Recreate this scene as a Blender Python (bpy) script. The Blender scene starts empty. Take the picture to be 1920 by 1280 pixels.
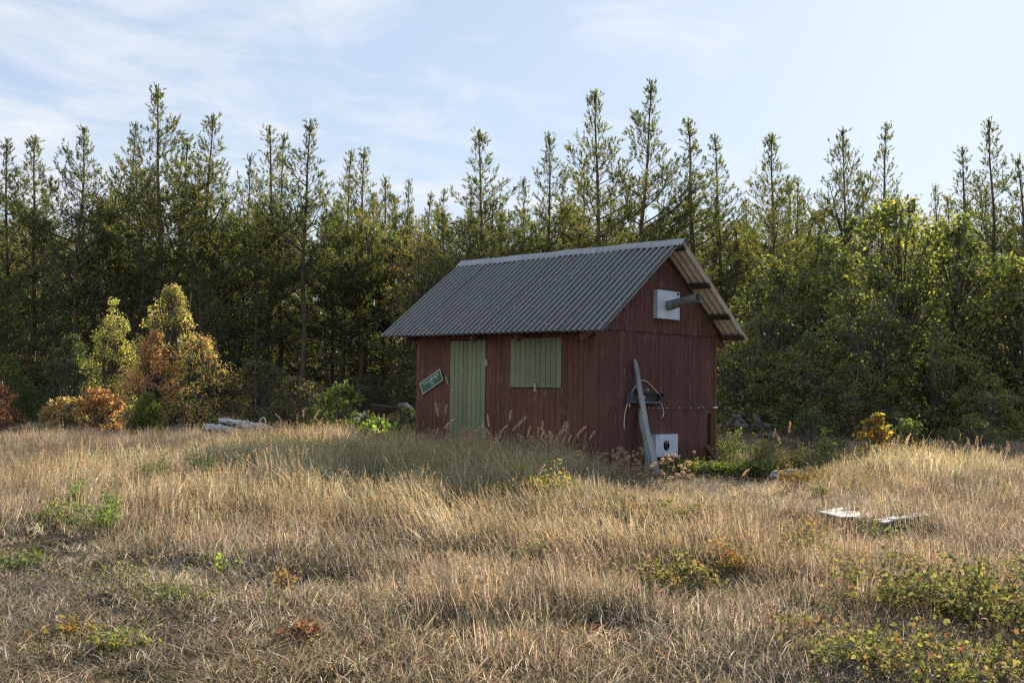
import bpy, math, random
import numpy as np
from mathutils import Vector, Matrix

# ------------------------------------------------------------------ camera, sky, sun, exposure
C = bpy.context.scene.collection
SC = bpy.context.scene
CAM = np.array([-12.0362, -9.863, 1.2416]); F = 1986.1953
YAW, PIT, ROL = 0.7648, 0.0416, 0.0137
fw = np.array([math.cos(YAW)*math.cos(PIT), math.sin(YAW)*math.cos(PIT), math.sin(PIT)])
rt = np.cross(fw, [0, 0, 1]); rt /= np.linalg.norm(rt); up = np.cross(rt, fw)
r2 = rt*math.cos(ROL)+up*math.sin(ROL); u2 = -rt*math.sin(ROL)+up*math.cos(ROL)
cd = bpy.data.cameras.new('camera'); cam = bpy.data.objects.new('camera', cd); C.objects.link(cam)
cd.lens = 36*F/1920; cd.sensor_width = 36; cd.clip_start = .1; cd.clip_end = 3000
cam.matrix_world = Matrix(((r2[0], u2[0], -fw[0], CAM[0]), (r2[1], u2[1], -fw[1], CAM[1]), (r2[2], u2[2], -fw[2], CAM[2]), (0, 0, 0, 1)))
SC.camera = cam

SUN_AZ, SUN_EL = math.radians(70.0), math.radians(23.0)
w = bpy.data.worlds.new('World'); SC.world = w; w.use_nodes = True
nt = w.node_tree; N = nt.nodes; L = nt.links
bg = N['Background']; bg.inputs[1].default_value = .10
sky = N.new('ShaderNodeTexSky'); sky.sky_type = 'NISHITA'; sky.sun_disc = False
sky.sun_elevation = SUN_EL; sky.sun_rotation = SUN_AZ; sky.air_density = 1.0; sky.dust_density = .35; sky.ozone_density = 2.5
def node(nt, t, **kw):
    n = nt.nodes.new(t)
    for k, v in kw.items(): setattr(n, k, v)
    return n
def math_n(nt, op, a, b=None):
    n = node(nt, 'ShaderNodeMath', operation=op)
    for i, v in enumerate((a, b)):
        if v is None: continue
        if isinstance(v, (int, float)): n.inputs[i].default_value = v
        else: nt.links.new(v, n.inputs[i])
    return n.outputs[0]
tc = N.new('ShaderNodeTexCoord')
# cirrus: planar projection of the sky direction onto a high cloud sheet
sep = N.new('ShaderNodeSeparateXYZ'); L.new(tc.outputs['Generated'], sep.inputs[0])
zz = math_n(nt, 'MAXIMUM', math_n(nt, 'ADD', sep.outputs[2], .12), .02)
cx = math_n(nt, 'DIVIDE', sep.outputs[0], zz); cy = math_n(nt, 'DIVIDE', sep.outputs[1], zz)
cmb = N.new('ShaderNodeCombineXYZ'); L.new(cx, cmb.inputs[0]); L.new(cy, cmb.inputs[1])
mp = N.new('ShaderNodeMapping'); mp.inputs['Rotation'].default_value = (0, 0, math.radians(25)); mp.inputs['Scale'].default_value = (1.25, 1.55, 1); mp.inputs['Location'].default_value = (3.2, 1.4, 0)
L.new(cmb.outputs[0], mp.inputs[0])
nz = N.new('ShaderNodeTexNoise'); nz.inputs['Scale'].default_value = 1.6; nz.inputs['Detail'].default_value = 9; nz.inputs['Roughness'].default_value = .62; nz.inputs['Distortion'].default_value = .5
L.new(mp.outputs[0], nz.inputs['Vector'])
nz2 = N.new('ShaderNodeTexNoise'); nz2.inputs['Scale'].default_value = .35; nz2.inputs['Detail'].default_value = 2
L.new(cmb.outputs[0], nz2.inputs['Vector'])
# the cirrus lies to the left of the sun: cover falls off towards the sun's side
dotl = math_n(nt, 'ADD', math_n(nt, 'MULTIPLY', sep.outputs[0], -math.cos(YAW-1.3)), math_n(nt, 'MULTIPLY', sep.outputs[1], 1.0))
cov = math_n(nt, 'ADD', math_n(nt, 'MULTIPLY', nz.outputs[0], 1.0), math_n(nt, 'MULTIPLY', nz2.outputs[0], .55))
cov = math_n(nt, 'ADD', cov, math_n(nt, 'MULTIPLY', dotl, .22))
rmp = N.new('ShaderNodeMapRange'); rmp.inputs[1].default_value = .77; rmp.inputs[2].default_value = 1.08; rmp.inputs[3].default_value = 0; rmp.inputs[4].default_value = .85
L.new(cov, rmp.inputs[0])
# even, pale, slightly veiled sky: the whole dome is compressed the same way
gm = N.new('ShaderNodeGamma'); gm.inputs[1].default_value = .3; L.new(sky.outputs[0], gm.inputs[0])
hs = N.new('ShaderNodeHueSaturation'); hs.inputs['Saturation'].default_value = 1.0; hs.inputs['Value'].default_value = 2.05; L.new(gm.outputs[0], hs.inputs['Color'])
tn_ = N.new('ShaderNodeMix'); tn_.data_type = 'RGBA'; tn_.blend_type = 'MULTIPLY'; tn_.inputs[0].default_value = 1; L.new(hs.outputs[0], tn_.inputs[6]); tn_.inputs[7].default_value = (.90, 1.0, 1.14, 1)
mx = N.new('ShaderNodeMix'); mx.data_type = 'RGBA'; L.new(rmp.outputs[0], mx.inputs[0]); L.new(tn_.outputs[2], mx.inputs[6]); mx.inputs[7].default_value = (4.3, 4.35, 4.5, 1)
L.new(mx.outputs[2], bg.inputs[0])

sd = bpy.data.lights.new('sun', 'SUN'); sd.energy = 5.0; sd.angle = math.radians(.53); sd.color = (1, .91, .77)
so = bpy.data.objects.new('sun', sd); C.objects.link(so)
SDIR = Vector((math.sin(SUN_AZ)*math.cos(SUN_EL), math.cos(SUN_AZ)*math.cos(SUN_EL), math.sin(SUN_EL)))
so.rotation_euler = SDIR.to_track_quat('Z', 'Y').to_euler()
vs = SC.view_settings; vs.view_transform = 'Standard'; vs.look = 'None'; vs.exposure = 1.15; vs.gamma = 1; vs.use_curve_mapping = False
SC.cycles.max_bounces = 8; SC.cycles.transmission_bounces = 6; SC.cycles.diffuse_bounces = 5; SC.cycles.glossy_bounces = 2
SC.cycles.caustics_reflective = False; SC.cycles.caustics_refractive = False
SC.cycles.filter_width = 1.3; SC.cycles.use_denoising = False; SC.cycles.denoiser = "OPENIMAGEDENOISE"; SC.cycles.denoising_input_passes = "RGB_ALBEDO_NORMAL"; SC.cycles.denoising_prefilter = "ACCURATE"

rng = np.random.default_rng(7); random.seed(7)

# ------------------------------------------------------------------ helpers
def at(px, d, z=0):
    """a point of the field at horizontal distance d along the sight line of column px"""
    f = np.array([math.cos(YAW), math.sin(YAW)]); r = np.array([math.sin(YAW), -math.cos(YAW)])
    p = CAM[:2]+d*(f+r*(px-960)/F)
    return np.array([p[0], p[1], z])
def top_z(px, py, d):
    """world height seen at row py, column px at distance d"""
    hy = 722.6+math.tan(ROL)*(px-960)
    return CAM[2]+d*(hy-py)/F
def fbm(x, y, s=1.0, seed=0):
    v = np.zeros_like(np.asarray(x, float)); a = 1; 
    for i, (ax, ay, ph) in enumerate(((1, .3, 0), (-.4, 1.1, 2), (1.7, -1.3, 4), (.9, 2.3, 1), (-2.9, 1.9, 3), (4.1, 3.3, 5))):
        v = v+np.sin((x*ax+y*ay)*s+ph+seed*1.7+.8*np.sin((x*ay-y*ax)*s*.7+seed))/(1+i*.55)
    return v/3.2
def gz(x, y):
    x = np.asarray(x, float); y = np.asarray(y, float)
    d = (x-CAM[0])*math.cos(YAW)+(y-CAM[1])*math.sin(YAW)
    t = np.clip(1-d/11, 0, 3)
    base = -.30*t*t*(3-np.clip(2*t, 0, 2))/1.0
    base = np.where(t > 1, -.30-.1*(t-1), base)
    near = np.exp(-((x-1.6)**2/14+(y-2)**2/18))
    bump = fbm(x, y, 1.1)*.05+fbm(x, y, 3.7, 2)*.022
    return base+bump*(1-near)-.13*np.exp(-((x-1.3)/1.9)**4-((y+1.75)/1.25)**4)

def mesh_np(name, V, groups, col=None, mats=(), smooth=False, midx=None):
    """groups: list of (n,k) index arrays; col: (len(V),3) point colours; midx: material index per group"""
    me = bpy.data.meshes.new(name); V = np.asarray(V, np.float32)
    me.vertices.add(len(V)); me.vertices.foreach_set('co', V.ravel())
    groups = [np.asarray(g, np.int32) for g in groups if len(g)]
    tot = np.concatenate([np.full(len(g), g.shape[1], np.int32) for g in groups])
    idx = np.concatenate([g.ravel() for g in groups])
    me.loops.add(len(idx)); me.loops.foreach_set('vertex_index', idx)
    me.polygons.add(len(tot)); st = np.zeros(len(tot), np.int32); st[1:] = np.cumsum(tot)[:-1]
    me.polygons.foreach_set('loop_start', st); me.polygons.foreach_set('loop_total', tot)
    if midx is not None:
        me.polygons.foreach_set('material_index', np.concatenate([np.full(len(g), m, np.int32) for g, m in zip(groups, midx)]))
    if smooth: me.polygons.foreach_set('use_smooth', np.ones(len(tot), bool))
    if col is not None:
        a = me.color_attributes.new('tint', 'FLOAT_COLOR', 'POINT')
        c4 = np.ones((len(V), 4), np.float32); c4[:, :3] = col; a.data.foreach_set('color', c4.ravel())
    for m in mats: me.materials.append(m)
    me.update(calc_edges=True); me.validate()
    return me
def link(name, me, parent=None, loc=None):
    o = bpy.data.objects.new(name, me); C.objects.link(o)
    if parent is not None: o.parent = parent
    if loc is not None: o.location = loc
    return o
def tag(o, label=None, cat=None, group=None, kind=None):
    if label: o['label'] = label
    if cat: o['category'] = cat
    if group: o['group'] = group
    if kind: o['kind'] = kind
    return o
def thing(name, label, cat, loc=(0, 0, 0), rz=0, group=None):
    o = bpy.data.objects.new(name, None); C.objects.link(o); o.location = loc; o.rotation_euler = (0, 0, rz)
    o.empty_display_size = .2
    return tag(o, label, cat, group)
def dup(root, loc, rz=0, sc=1.0, label=None, group=None, tilt=(0, 0)):
    r = root.copy(); C.objects.link(r); r.location = loc; r.rotation_euler = (tilt[0], tilt[1], rz)
    r.scale = sc if isinstance(sc, tuple) else (sc, sc, sc)
    if label: r['label'] = label
    if group: r['group'] = group
    elif 'group' in r: del r['group']
    for ch in list(root.children):
        c = ch.copy(); C.objects.link(c); c.parent = r
        for g in ch.children:
            d = g.copy(); C.objects.link(d); d.parent = c
    return r
def wpart(name, me, root, loc=None):
    """part whose mesh is in world coordinates while its thing stands elsewhere"""
    o = link(name, me, root); o.matrix_parent_inverse = Matrix.Translation(-Vector(root.location)); return o

class MB:
    """collects simple solids into one mesh"""
    def __init__(s): s.v = []; s.f = []; s.m = []
    def add(s, vs, fs, m=0):
        b = len(s.v); s.v += [tuple(map(float, p)) for p in vs]; s.f += [tuple(b+i for i in f) for f in fs]; s.m += [m]*len(fs)
        return s
    def box(s, x0, x1, y0, y1, z0, z1, m=0):
        return s.add([(x, y, z) for x in (x0, x1) for y in (y0, y1) for z in (z0, z1)],
                     [(0, 1, 3, 2), (4, 6, 7, 5), (0, 4, 5, 1), (2, 3, 7, 6), (0, 2, 6, 4), (1, 5, 7, 3)], m)
    def beam(s, a, b, w_, h_, upv=(0, 0, 1), m=0, w1=None, h1=None):
        a = np.array(a, float); b = np.array(b, float); d = b-a; d /= np.linalg.norm(d)
        sd_ = np.cross(d, upv); sd_ /= np.linalg.norm(sd_); uu = np.cross(sd_, d)
        w1 = w_ if w1 is None else w1; h1 = h_ if h1 is None else h1
        P = []
        for p, ww, hh in ((a, w_, h_), (b, w1, h1)):
            for i, j in ((-1, -1), (1, -1), (1, 1), (-1, 1)): P.append(p+sd_*ww/2*i+uu*hh/2*j)
        return s.add(P, [(3, 2, 1, 0), (4, 5, 6, 7), (0, 1, 5, 4), (1, 2, 6, 5), (2, 3, 7, 6), (3, 0, 4, 7)], m)
    def prism(s, poly, axis, a, b, m=0):
        """poly in the two other axes (cyclic order of x,y,z without axis)"""
        n = len(poly); P = []
        for t in (a, b):
            for p in poly:
                q = list(p); q.insert(axis, t); P.append(q)
        return s.add(P, [tuple(range(n))[::-1], tuple(range(n, 2*n))]+[(i, (i+1) % n, n+(i+1) % n, n+i) for i in range(n)], m)
    def tube(s, pts, r, n=8, m=0, cap=True):
        pts = [np.array(p, float) for p in pts]; rs = r if hasattr(r, '__len__') else [r]*len(pts)
        P = []; ref = np.array([.31, .23, .92])
        for i, p in enumerate(pts):
            d = pts[min(i+1, len(pts)-1)]-pts[max(i-1, 0)]; d /= np.linalg.norm(d)
            a = np.cross(d, ref); a /= np.linalg.norm(a); b = np.cross(d, a)
            for k in range(n):
                t = 2*math.pi*k/n; P.append(p+(a*math.cos(t)+b*math.sin(t))*rs[i])
        Fs = [(i*n+k, i*n+(k+1) % n, (i+1)*n+(k+1) % n, (i+1)*n+k) for i in range(len(pts)-1) for k in range(n)]
        if cap: Fs += [tuple(range(n))[::-1], tuple((len(pts)-1)*n+k for k in range(n))]
        return s.add(P, Fs, m)
    def mesh(s, name, *mats, smooth=False):
        me = bpy.data.meshes.new(name); me.from_pydata(s.v, [], s.f); me.polygons.foreach_set('material_index', s.m)
        for q in mats: me.materials.append(q)
        if smooth: me.polygons.foreach_set('use_smooth', np.ones(len(s.f), bool))
        me.update(); return me

# ------------------------------------------------------------------ materials
def base_mat(name):
    m = bpy.data.materials.new(name); m.use_nodes = True
    return m, m.node_tree, m.node_tree.nodes['Principled BSDF']
def ramp(nt, fac, stops):
    r = nt.nodes.new('ShaderNodeValToRGB'); e = r.color_ramp.elements
    while len(e) < len(stops): e.new(.5)
    for i, (p, c) in enumerate(stops): e[i].position = p; e[i].color = (*c, 1)
    if fac is not None: nt.links.new(fac, r.inputs[0])
    return r.outputs[0]
def noise(nt, vec, scale, detail=4, rough=.6, sc3=None, dist=0):
    if sc3:
        mp = nt.nodes.new('ShaderNodeMapping'); mp.inputs['Scale'].default_value = sc3; nt.links.new(vec, mp.inputs[0]); vec = mp.outputs[0]
    n = nt.nodes.new('ShaderNodeTexNoise'); n.inputs['Scale'].default_value = scale; n.inputs['Detail'].default_value = detail
    n.inputs['Roughness'].default_value = rough; n.inputs['Distortion'].default_value = dist; nt.links.new(vec, n.inputs['Vector']); return n.outputs[0]
def mixc(nt, fac, a, b, mode='MIX'):
    m = nt.nodes.new('ShaderNodeMix'); m.data_type = 'RGBA'; m.blend_type = mode
    if isinstance(fac, (int, float)): m.inputs[0].default_value = fac
    else: nt.links.new(fac, m.inputs[0])
    for i, c in ((6, a), (7, b)):
        if isinstance(c, tuple): m.inputs[i].default_value = (*c, 1)
        else: nt.links.new(c, m.inputs[i])
    return m.outputs[2]
def bump(nt, b, h, strength=.4, dist=.01):
    n = nt.nodes.new('ShaderNodeBump'); n.inputs['Strength'].default_value = strength; n.inputs['Distance'].default_value = dist
    nt.links.new(h, n.inputs['Height']); nt.links.new(n.outputs[0], b.inputs['Normal'])
def pos(nt): return nt.nodes.new('ShaderNodeNewGeometry').outputs['Position']
def objrand(nt): return nt.nodes.new('ShaderNodeObjectInfo').outputs['Random']

def paint_wood(name, col, dark, bare, wear=.66, gain=1.0, low=None):
    m, nt, b = base_mat(name); p = pos(nt)
    n1 = noise(nt, p, 3.0, 5, .6, (5, 5, .6)); n2 = noise(nt, p, 9, 8, .75, (6, 6, .35)); n3 = noise(nt, p, 1.1, 3, .5)
    base = mixc(nt, ramp(nt, n1, [(.3, (0, 0, 0)), (.72, (1, 1, 1))]), col, dark)
    base = mixc(nt, ramp(nt, n3, [(.4, (0, 0, 0)), (.75, (.6, .6, .6))]), base, tuple(c*1.35 for c in col))
    rnd = ramp(nt, objrand(nt), [(0, (.86, .87, .88)), (1, (1.12, 1.12, 1.1))])
    base = mixc(nt, 1.0, base, rnd, 'MULTIPLY')
    bl = noise(nt, p, 2.2, 3, .6, (3, 3, 1.2), .4)
    wearv = math_n(nt, 'ADD', n2, math_n(nt, 'MULTIPLY', bl, .35))
    base = mixc(nt, ramp(nt, wearv, [(wear+.12, (0, 0, 0)), (wear+.2, (.8, .8, .8))]), base, bare)
    nt.links.new(base, b.inputs['Base Color']); b.inputs['Roughness'].default_value = .85; b.inputs['Specular IOR Level'].default_value = .25
    bump(nt, b, noise(nt, p, 14, 6, .7, (8, 8, .5)), .5, .004)
    return m
M = {}
M['red'] = paint_wood('red_board_paint', (.138, .057, .042), (.096, .047, .034), (.27, .20, .17), .625)
M['red_dark'] = paint_wood('red_backing', (.04, .013, .011), (.03, .01, .009), (.05, .02, .02), .9)
M['green_paint'] = paint_wood('green_board_paint', (.205, .225, .135), (.17, .19, .112), (.20, .19, .13), .86)
M['grey_wood'] = paint_wood('weathered_grey_wood', (.36, .36, .36), (.20, .195, .19), (.46, .45, .44), .72)
M['dark_wood'] = paint_wood('dark_purlin_wood', (.11, .085, .06), (.05, .038, .028), (.20, .15, .10), .7)
M['white_wood'] = paint_wood('white_weathered_board', (.66, .64, .61), (.46, .44, .41), (.30, .27, .24), .62)

def simple(name, col, rough=.6, col2=None, sc=8, metal=0, bmp=0, spec=.5):
    m, nt, b = base_mat(name); p = pos(nt)
    if col2: nt.links.new(mixc(nt, ramp(nt, noise(nt, p, sc, 6, .65), [(.35, (0, 0, 0)), (.68, (1, 1, 1))]), col, col2), b.inputs['Base Color'])
    else: b.inputs['Base Color'].default_value = (*col, 1)
    b.inputs['Roughness'].default_value = rough; b.inputs['Metallic'].default_value = metal; b.inputs['Specular IOR Level'].default_value = spec
    if bmp: bump(nt, b, noise(nt, p, sc*3, 5, .6), bmp, .004)
    return m
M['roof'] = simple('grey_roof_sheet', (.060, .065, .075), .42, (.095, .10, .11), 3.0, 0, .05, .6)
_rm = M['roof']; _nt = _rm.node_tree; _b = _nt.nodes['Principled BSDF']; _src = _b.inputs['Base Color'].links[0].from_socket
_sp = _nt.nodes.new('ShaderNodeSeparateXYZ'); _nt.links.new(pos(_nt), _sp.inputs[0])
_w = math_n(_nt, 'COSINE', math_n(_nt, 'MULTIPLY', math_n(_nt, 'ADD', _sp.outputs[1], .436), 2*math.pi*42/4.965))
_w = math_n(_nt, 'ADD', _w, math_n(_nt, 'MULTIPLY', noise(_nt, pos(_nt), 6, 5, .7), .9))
# rib highlights and trough shade painted in by wave phase, broken by noise
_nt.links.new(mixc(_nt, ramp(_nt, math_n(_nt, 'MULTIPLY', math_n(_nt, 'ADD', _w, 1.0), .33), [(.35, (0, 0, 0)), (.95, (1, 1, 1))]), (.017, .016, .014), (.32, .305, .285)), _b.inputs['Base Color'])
M['roof_under'] = simple('pale_sheet_underside', (.80, .74, .64), .8, (.66, .58, .47), 3.5, 0, .2)
M['ridge'] = simple('grey_ridge_metal', (.22, .23, .25), .33, (.30, .31, .33), 4, 0, .1)
M['white_metal'] = simple('white_enamel', (.66, .72, .80), .38, (.52, .58, .66), 5, 0, .05)
M['galv'] = simple('dull_galvanised_pipe', (.20, .20, .19), .55, (.30, .30, .30), 9, .35, .1)
M['black'] = simple('black_hole', (.012, .010, .009), .9)
M['hood'] = simple('dark_hood_metal', (.035, .034, .03), .6, (.06, .055, .045), 10, 0, .1)
M['hood_edge'] = simple('blue_grey_metal_edge', (.09, .11, .14), .5, (.15, .17, .20), 10)
M['cable'] = simple('white_cable', (.8, .78, .74), .5)
M['bulb'] = simple('milky_knob', (.75, .72, .62), .3)
M['sign_green'] = simple('sign_green', (.012, .085, .050), .45, (.016, .10, .062), 12)
M['sign_white'] = simple('sign_white', (.8, .8, .78), .5)
M['iron'] = simple('hinge_metal', (.5, .45, .42), .5, (.25, .18, .14), 40)
M['rust_wire'] = simple('rusty_wire', (.20, .14, .11), .7)
M['concrete'] = simple('pale_rubble', (.30, .295, .30), .9, (.17, .165, .16), 7, 0, .6)
M['stone'] = simple('field_stone', (.13, .115, .10), .9, (.075, .068, .06), 5, 0, .6)
M['sheet_white'] = simple('crumpled_white_sheet', (.60, .59, .58), .8, (.30, .29, .28), 9, 0, .3)

def leaf_mat(name, trans=.45, rough=.5, gloss=.06, inst=False, warm=(1.25, 1.25, .7)):
    m = bpy.data.materials.new(name); m.use_nodes = True; nt = m.node_tree; nt.nodes.clear()
    out = nt.nodes.new('ShaderNodeOutputMaterial'); a = nt.nodes.new('ShaderNodeAttribute'); a.attribute_name = 'tint'
    col = a.outputs['Color']
    if inst:
        ia = nt.nodes.new('ShaderNodeAttribute'); ia.attribute_type = 'INSTANCER'; ia.attribute_name = 'itint'
        col = mixc(nt, 1.0, col, ia.outputs['Color'], 'MULTIPLY')
    else:
        rnd = ramp(nt, objrand(nt), [(0, (.82, .84, .85)), (.5, (1, 1, 1)), (1, (1.2, 1.12, 1.0))]); col = mixc(nt, 1.0, col, rnd, 'MULTIPLY')
    d = nt.nodes.new('ShaderNodeBsdfDiffuse'); nt.links.new(col, d.inputs[0])
    t = nt.nodes.new('ShaderNodeBsdfTranslucent'); nt.links.new(mixc(nt, 1.0, col, tuple(warm), 'MULTIPLY'), t.inputs[0])
    ms = nt.nodes.new('ShaderNodeMixShader'); ms.inputs[0].default_value = trans; nt.links.new(d.outputs[0], ms.inputs[1]); nt.links.new(t.outputs[0], ms.inputs[2])
    g = nt.nodes.new('ShaderNodeBsdfGlossy'); g.inputs['Roughness'].default_value = rough; g.inputs[0].default_value = (1, 1, 1, 1)
    m2 = nt.nodes.new('ShaderNodeMixShader'); m2.inputs[0].default_value = gloss; nt.links.new(ms.outputs[0], m2.inputs[1]); nt.links.new(g.outputs[0], m2.inputs[2])
    nt.links.new(m2.outputs[0], out.inputs[0]); return m
M['needle'] = leaf_mat('pine_needles', .56, .5, .045, warm=(1.85, 1.65, .8))
M['leaf'] = leaf_mat('broad_leaves', .6, .5, .045, warm=(1.5, 1.42, .8))
M['weed'] = leaf_mat('weed_leaves', .45, .6, .03, warm=(1.2, 1.15, .75))
M['dry'] = leaf_mat('dry_stalks', .40, .55, .03, warm=(1.1, 1.0, .85))
M['grass'] = leaf_mat('field_grass', .42, .5, .03, inst=True, warm=(1.1, 1.0, .82))

def bark(name, c1, c2, c3):
    m, nt, b = base_mat(name); p = pos(nt)
    f = noise(nt, p, 9, 6, .7, (1, 1, .35)); g = noise(nt, p, 1.3, 2, .5)
    c = mixc(nt, ramp(nt, f, [(.35, (0, 0, 0)), (.65, (1, 1, 1))]), c1, c2)
    c = mixc(nt, ramp(nt, g, [(.45, (0, 0, 0)), (.6, (.7, .7, .7))]), c, c3)
    nt.links.new(c, b.inputs['Base Color']); b.inputs['Roughness'].default_value = .9; b.inputs['Specular IOR Level'].default_value = .2
    bump(nt, b, f, .8, .02); return m
M['pine_bark'] = bark('pine_bark', (.10, .075, .055), (.17, .12, .085), (.24, .14, .085))
M['bark'] = bark('grey_brown_bark', (.11, .09, .07), (.18, .155, .12), (.15, .13, .10))
M['twig'] = simple('brown_twigs', (.12, .085, .06), .9, (.19, .14, .10), 6)

m, nt_, b = base_mat('field_soil'); p = pos(nt_)
c = mixc(nt_, ramp(nt_, noise(nt_, p, 30, 8, .8), [(.35, (0, 0, 0)), (.66, (1, 1, 1))]), (.06, .045, .032), (.15, .115, .08))
c = mixc(nt_, ramp(nt_, noise(nt_, p, .8, 4, .6), [(.5, (0, 0, 0)), (.7, (.6, .6, .6))]), c, (.07, .075, .035))
nt_.links.new(c, b.inputs['Base Color']); b.inputs['Roughness'].default_value = 1; b.inputs['Specular IOR Level'].default_value = .1
bump(nt_, b, noise(nt_, p, 25, 8, .8), 1.0, .05); M['soil'] = m

# ------------------------------------------------------------------ ground: one sheet, fine in the field, coarse to the horizon
ax = np.concatenate([-np.geomspace(900, 42, 14), np.linspace(-40, 40, 201), np.geomspace(42, 900, 14)])
gx, gy = np.meshgrid(ax-4, ax+2, indexing='ij')
V = np.stack([gx, gy, gz(gx, gy)], -1).reshape(-1, 3); n = len(ax)
ii, jj = np.meshgrid(np.arange(n-1), np.arange(n-1), indexing='ij'); b0 = (ii*n+jj).ravel()
tag(link('ground', mesh_np('ground', V, [np.stack([b0, b0+n, b0+n+1, b0+1], 1)], mats=(M['soil'],), smooth=True)), kind='structure')

# ------------------------------------------------------------------ the shed
W_, LEN, EO, ZE, ZR = 3.19, 3.963, .331, 2.048, 3.511
Y0, Y1 = -.436, 4.529; XC = W_/2
SH = thing('red_shed', 'weathered red board shed with green door and grey corrugated roof, alone in the field', 'shed', (XC, LEN/2, 0))
slope = (ZR-ZE)/(XC+EO); SL = math.hypot(ZR-ZE, XC+EO)
roofz = lambda x: ZR-slope*abs(x-XC)       # line of the sheets
UND = .075                                  # sheets + purlins above the wall tops
rb = random.Random(3)
def board_mesh(wd, ht, th=.024, ch=.004, tops=None):
    """vertical board: width along x (0..wd), face at y=0, back at y=th, chamfered front edges; tops=(z at x=0, z at x=wd)"""
    t0, t1 = tops or (ht, ht)
    prof = [(0, th), (0, ch), (ch, 0), (wd-ch, 0), (wd, ch), (wd, th)]
    zt = [t0+(t1-t0)*q[0]/wd for q in prof]; k = len(prof)
    P = [(q[0], q[1], 0) for q in prof]+[(q[0], q[1], z) for q, z in zip(prof, zt)]
    Fs = [tuple(range(k)), tuple(range(2*k-1, k-1, -1))]+[(i, i+k, (i+1) % k+k, (i+1) % k) for i in range(k)]
    me = bpy.data.meshes.new('board'); me.from_pydata(P, [], Fs); me.materials.append(M['red']); me.update(); return me
def wall_backing(name, mb): return wpart(name, mb.mesh(name, M['red_dark']), SH)
def lay(parent, me, org, ang, name='board', dz=0, sx=1):
    o = link(name, me, parent, (org[0], org[1], org[2]+dz)); o.rotation_euler = (0, 0, ang); o.scale = (sx, 1, 1); return o
TH = .024
WH = roofz(0)-UND    # wall top at the long walls
# front wall x=0 (faces -x). boards run along y; local x axis -> world -y : rotation -90deg, face normal (local -y) -> world -x
front = wall_backing('front_wall', MB().box(TH+.001, .07, .0, LEN, -.02, WH))
bw = LEN/35; mf = board_mesh(bw-.0035, WH+.01)
D0, D1, DT = 2.262, 3.095, 1.985; S0, S1, SB, ST = .640, 1.708, 1.217, 1.978
stub_d = board_mesh(bw-.004, WH-DT-.004); stub_s1 = board_mesh(bw-.004, WH-ST-.004); stub_s0 = board_mesh(bw-.004, SB+.01-.004)
def fboard(y_hi, me, z, sx=1):
    j = rb.uniform(-.0025, .0025)
    lay(front, me, (j, y_hi, z), -math.pi/2, sx=sx)
def frun(ya, yb):
    k = max(1, round((yb-ya)/bw)); return [(ya+(yb-ya)*(i+1)/k, (yb-ya)/k/bw) for i in range(k)]
for y, s in frun(0.0, S0-.003)+frun(S1+.003, D0-.004)+frun(D1+.004, LEN): fboard(y, mf, -.02, s)
for y, s in frun(S0-.003, S1+.003): fboard(y, stub_s0, -.02, s); fboard(y, stub_s1, ST+.003, s)
for y, s in frun(D0-.004, D1+.004): fboard(y, stub_d, DT+.003, s)
# door: planks, rails behind, hinges, turn button, bent hook
door = wpart('door', MB().box(.012, .04, D0, D1, .06, DT-.01).mesh('door', M['red_dark']), SH)
door['label'] = 'sage green plank door'
k = 8; pw = (D1-D0)/k
for i in range(k):
    me = board_mesh(pw-.008, DT-.05-rb.uniform(0, .008), .02, .003); me.materials[0] = M['green_paint']
    lay(door, me, (-.009+rb.uniform(-.0015, .0015), D0+pw*(i+1), .04), -math.pi/2, 'plank')
for z in (1.60, .45):
    wpart('hinge', MB().box(-.022, -.010, D0-.045, D0+.004, z-.055, z+.055).tube([(-.024, D0-.004, z-.06), (-.024, D0-.004, z+.06)], .008).mesh('hinge', M['iron']), SH)
wpart('turn_button', MB().beam((-.035, 3.175, 1.385), (-.035, 3.105, 1.255), .035, .03, (1, 0, 0)).tube([(0, 3.14, 1.32), (-.055, 3.14, 1.32)], .008).mesh('turn_button', M['green_paint']), SH)
wpart('door_hook', MB().tube([(-.01, 3.09, 1.245), (-.03, 3.08, 1.24), (-.032, 3.03, 1.235), (-.012, 3.015, 1.235)], .007).mesh('door_hook', M['iron']), SH)
# shutter
shut = wpart('window_shutter', MB().box(.008, .035, S0+.004, S1-.004, SB+.01, ST-.01).mesh('window_shutter', M['red_dark']), SH)
shut['label'] = 'sage green plank window shutter, closed'
k = 10; pw = (S1-S0)/k
for i in range(k):
    dzz = -.014*(1-i/k)
    me = board_mesh(pw-.008, ST-SB, .02, .003); me.materials[0] = M['green_paint']
    lay(shut, me, (-.010+rb.uniform(-.0015, .0015), S0+pw*(i+1), SB+.002*i/k), -math.pi/2, 'plank')
wpart('shutter_latch', MB().beam((-.03, 1.15, 1.28), (-.03, 1.155, 1.16), .03, .022, (1, 0, 0)).tube([(-.02, 1.13, 1.19), (-.03, 1.10, 1.13)], .006).mesh('shutter_latch', M['iron']), SH)
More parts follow.
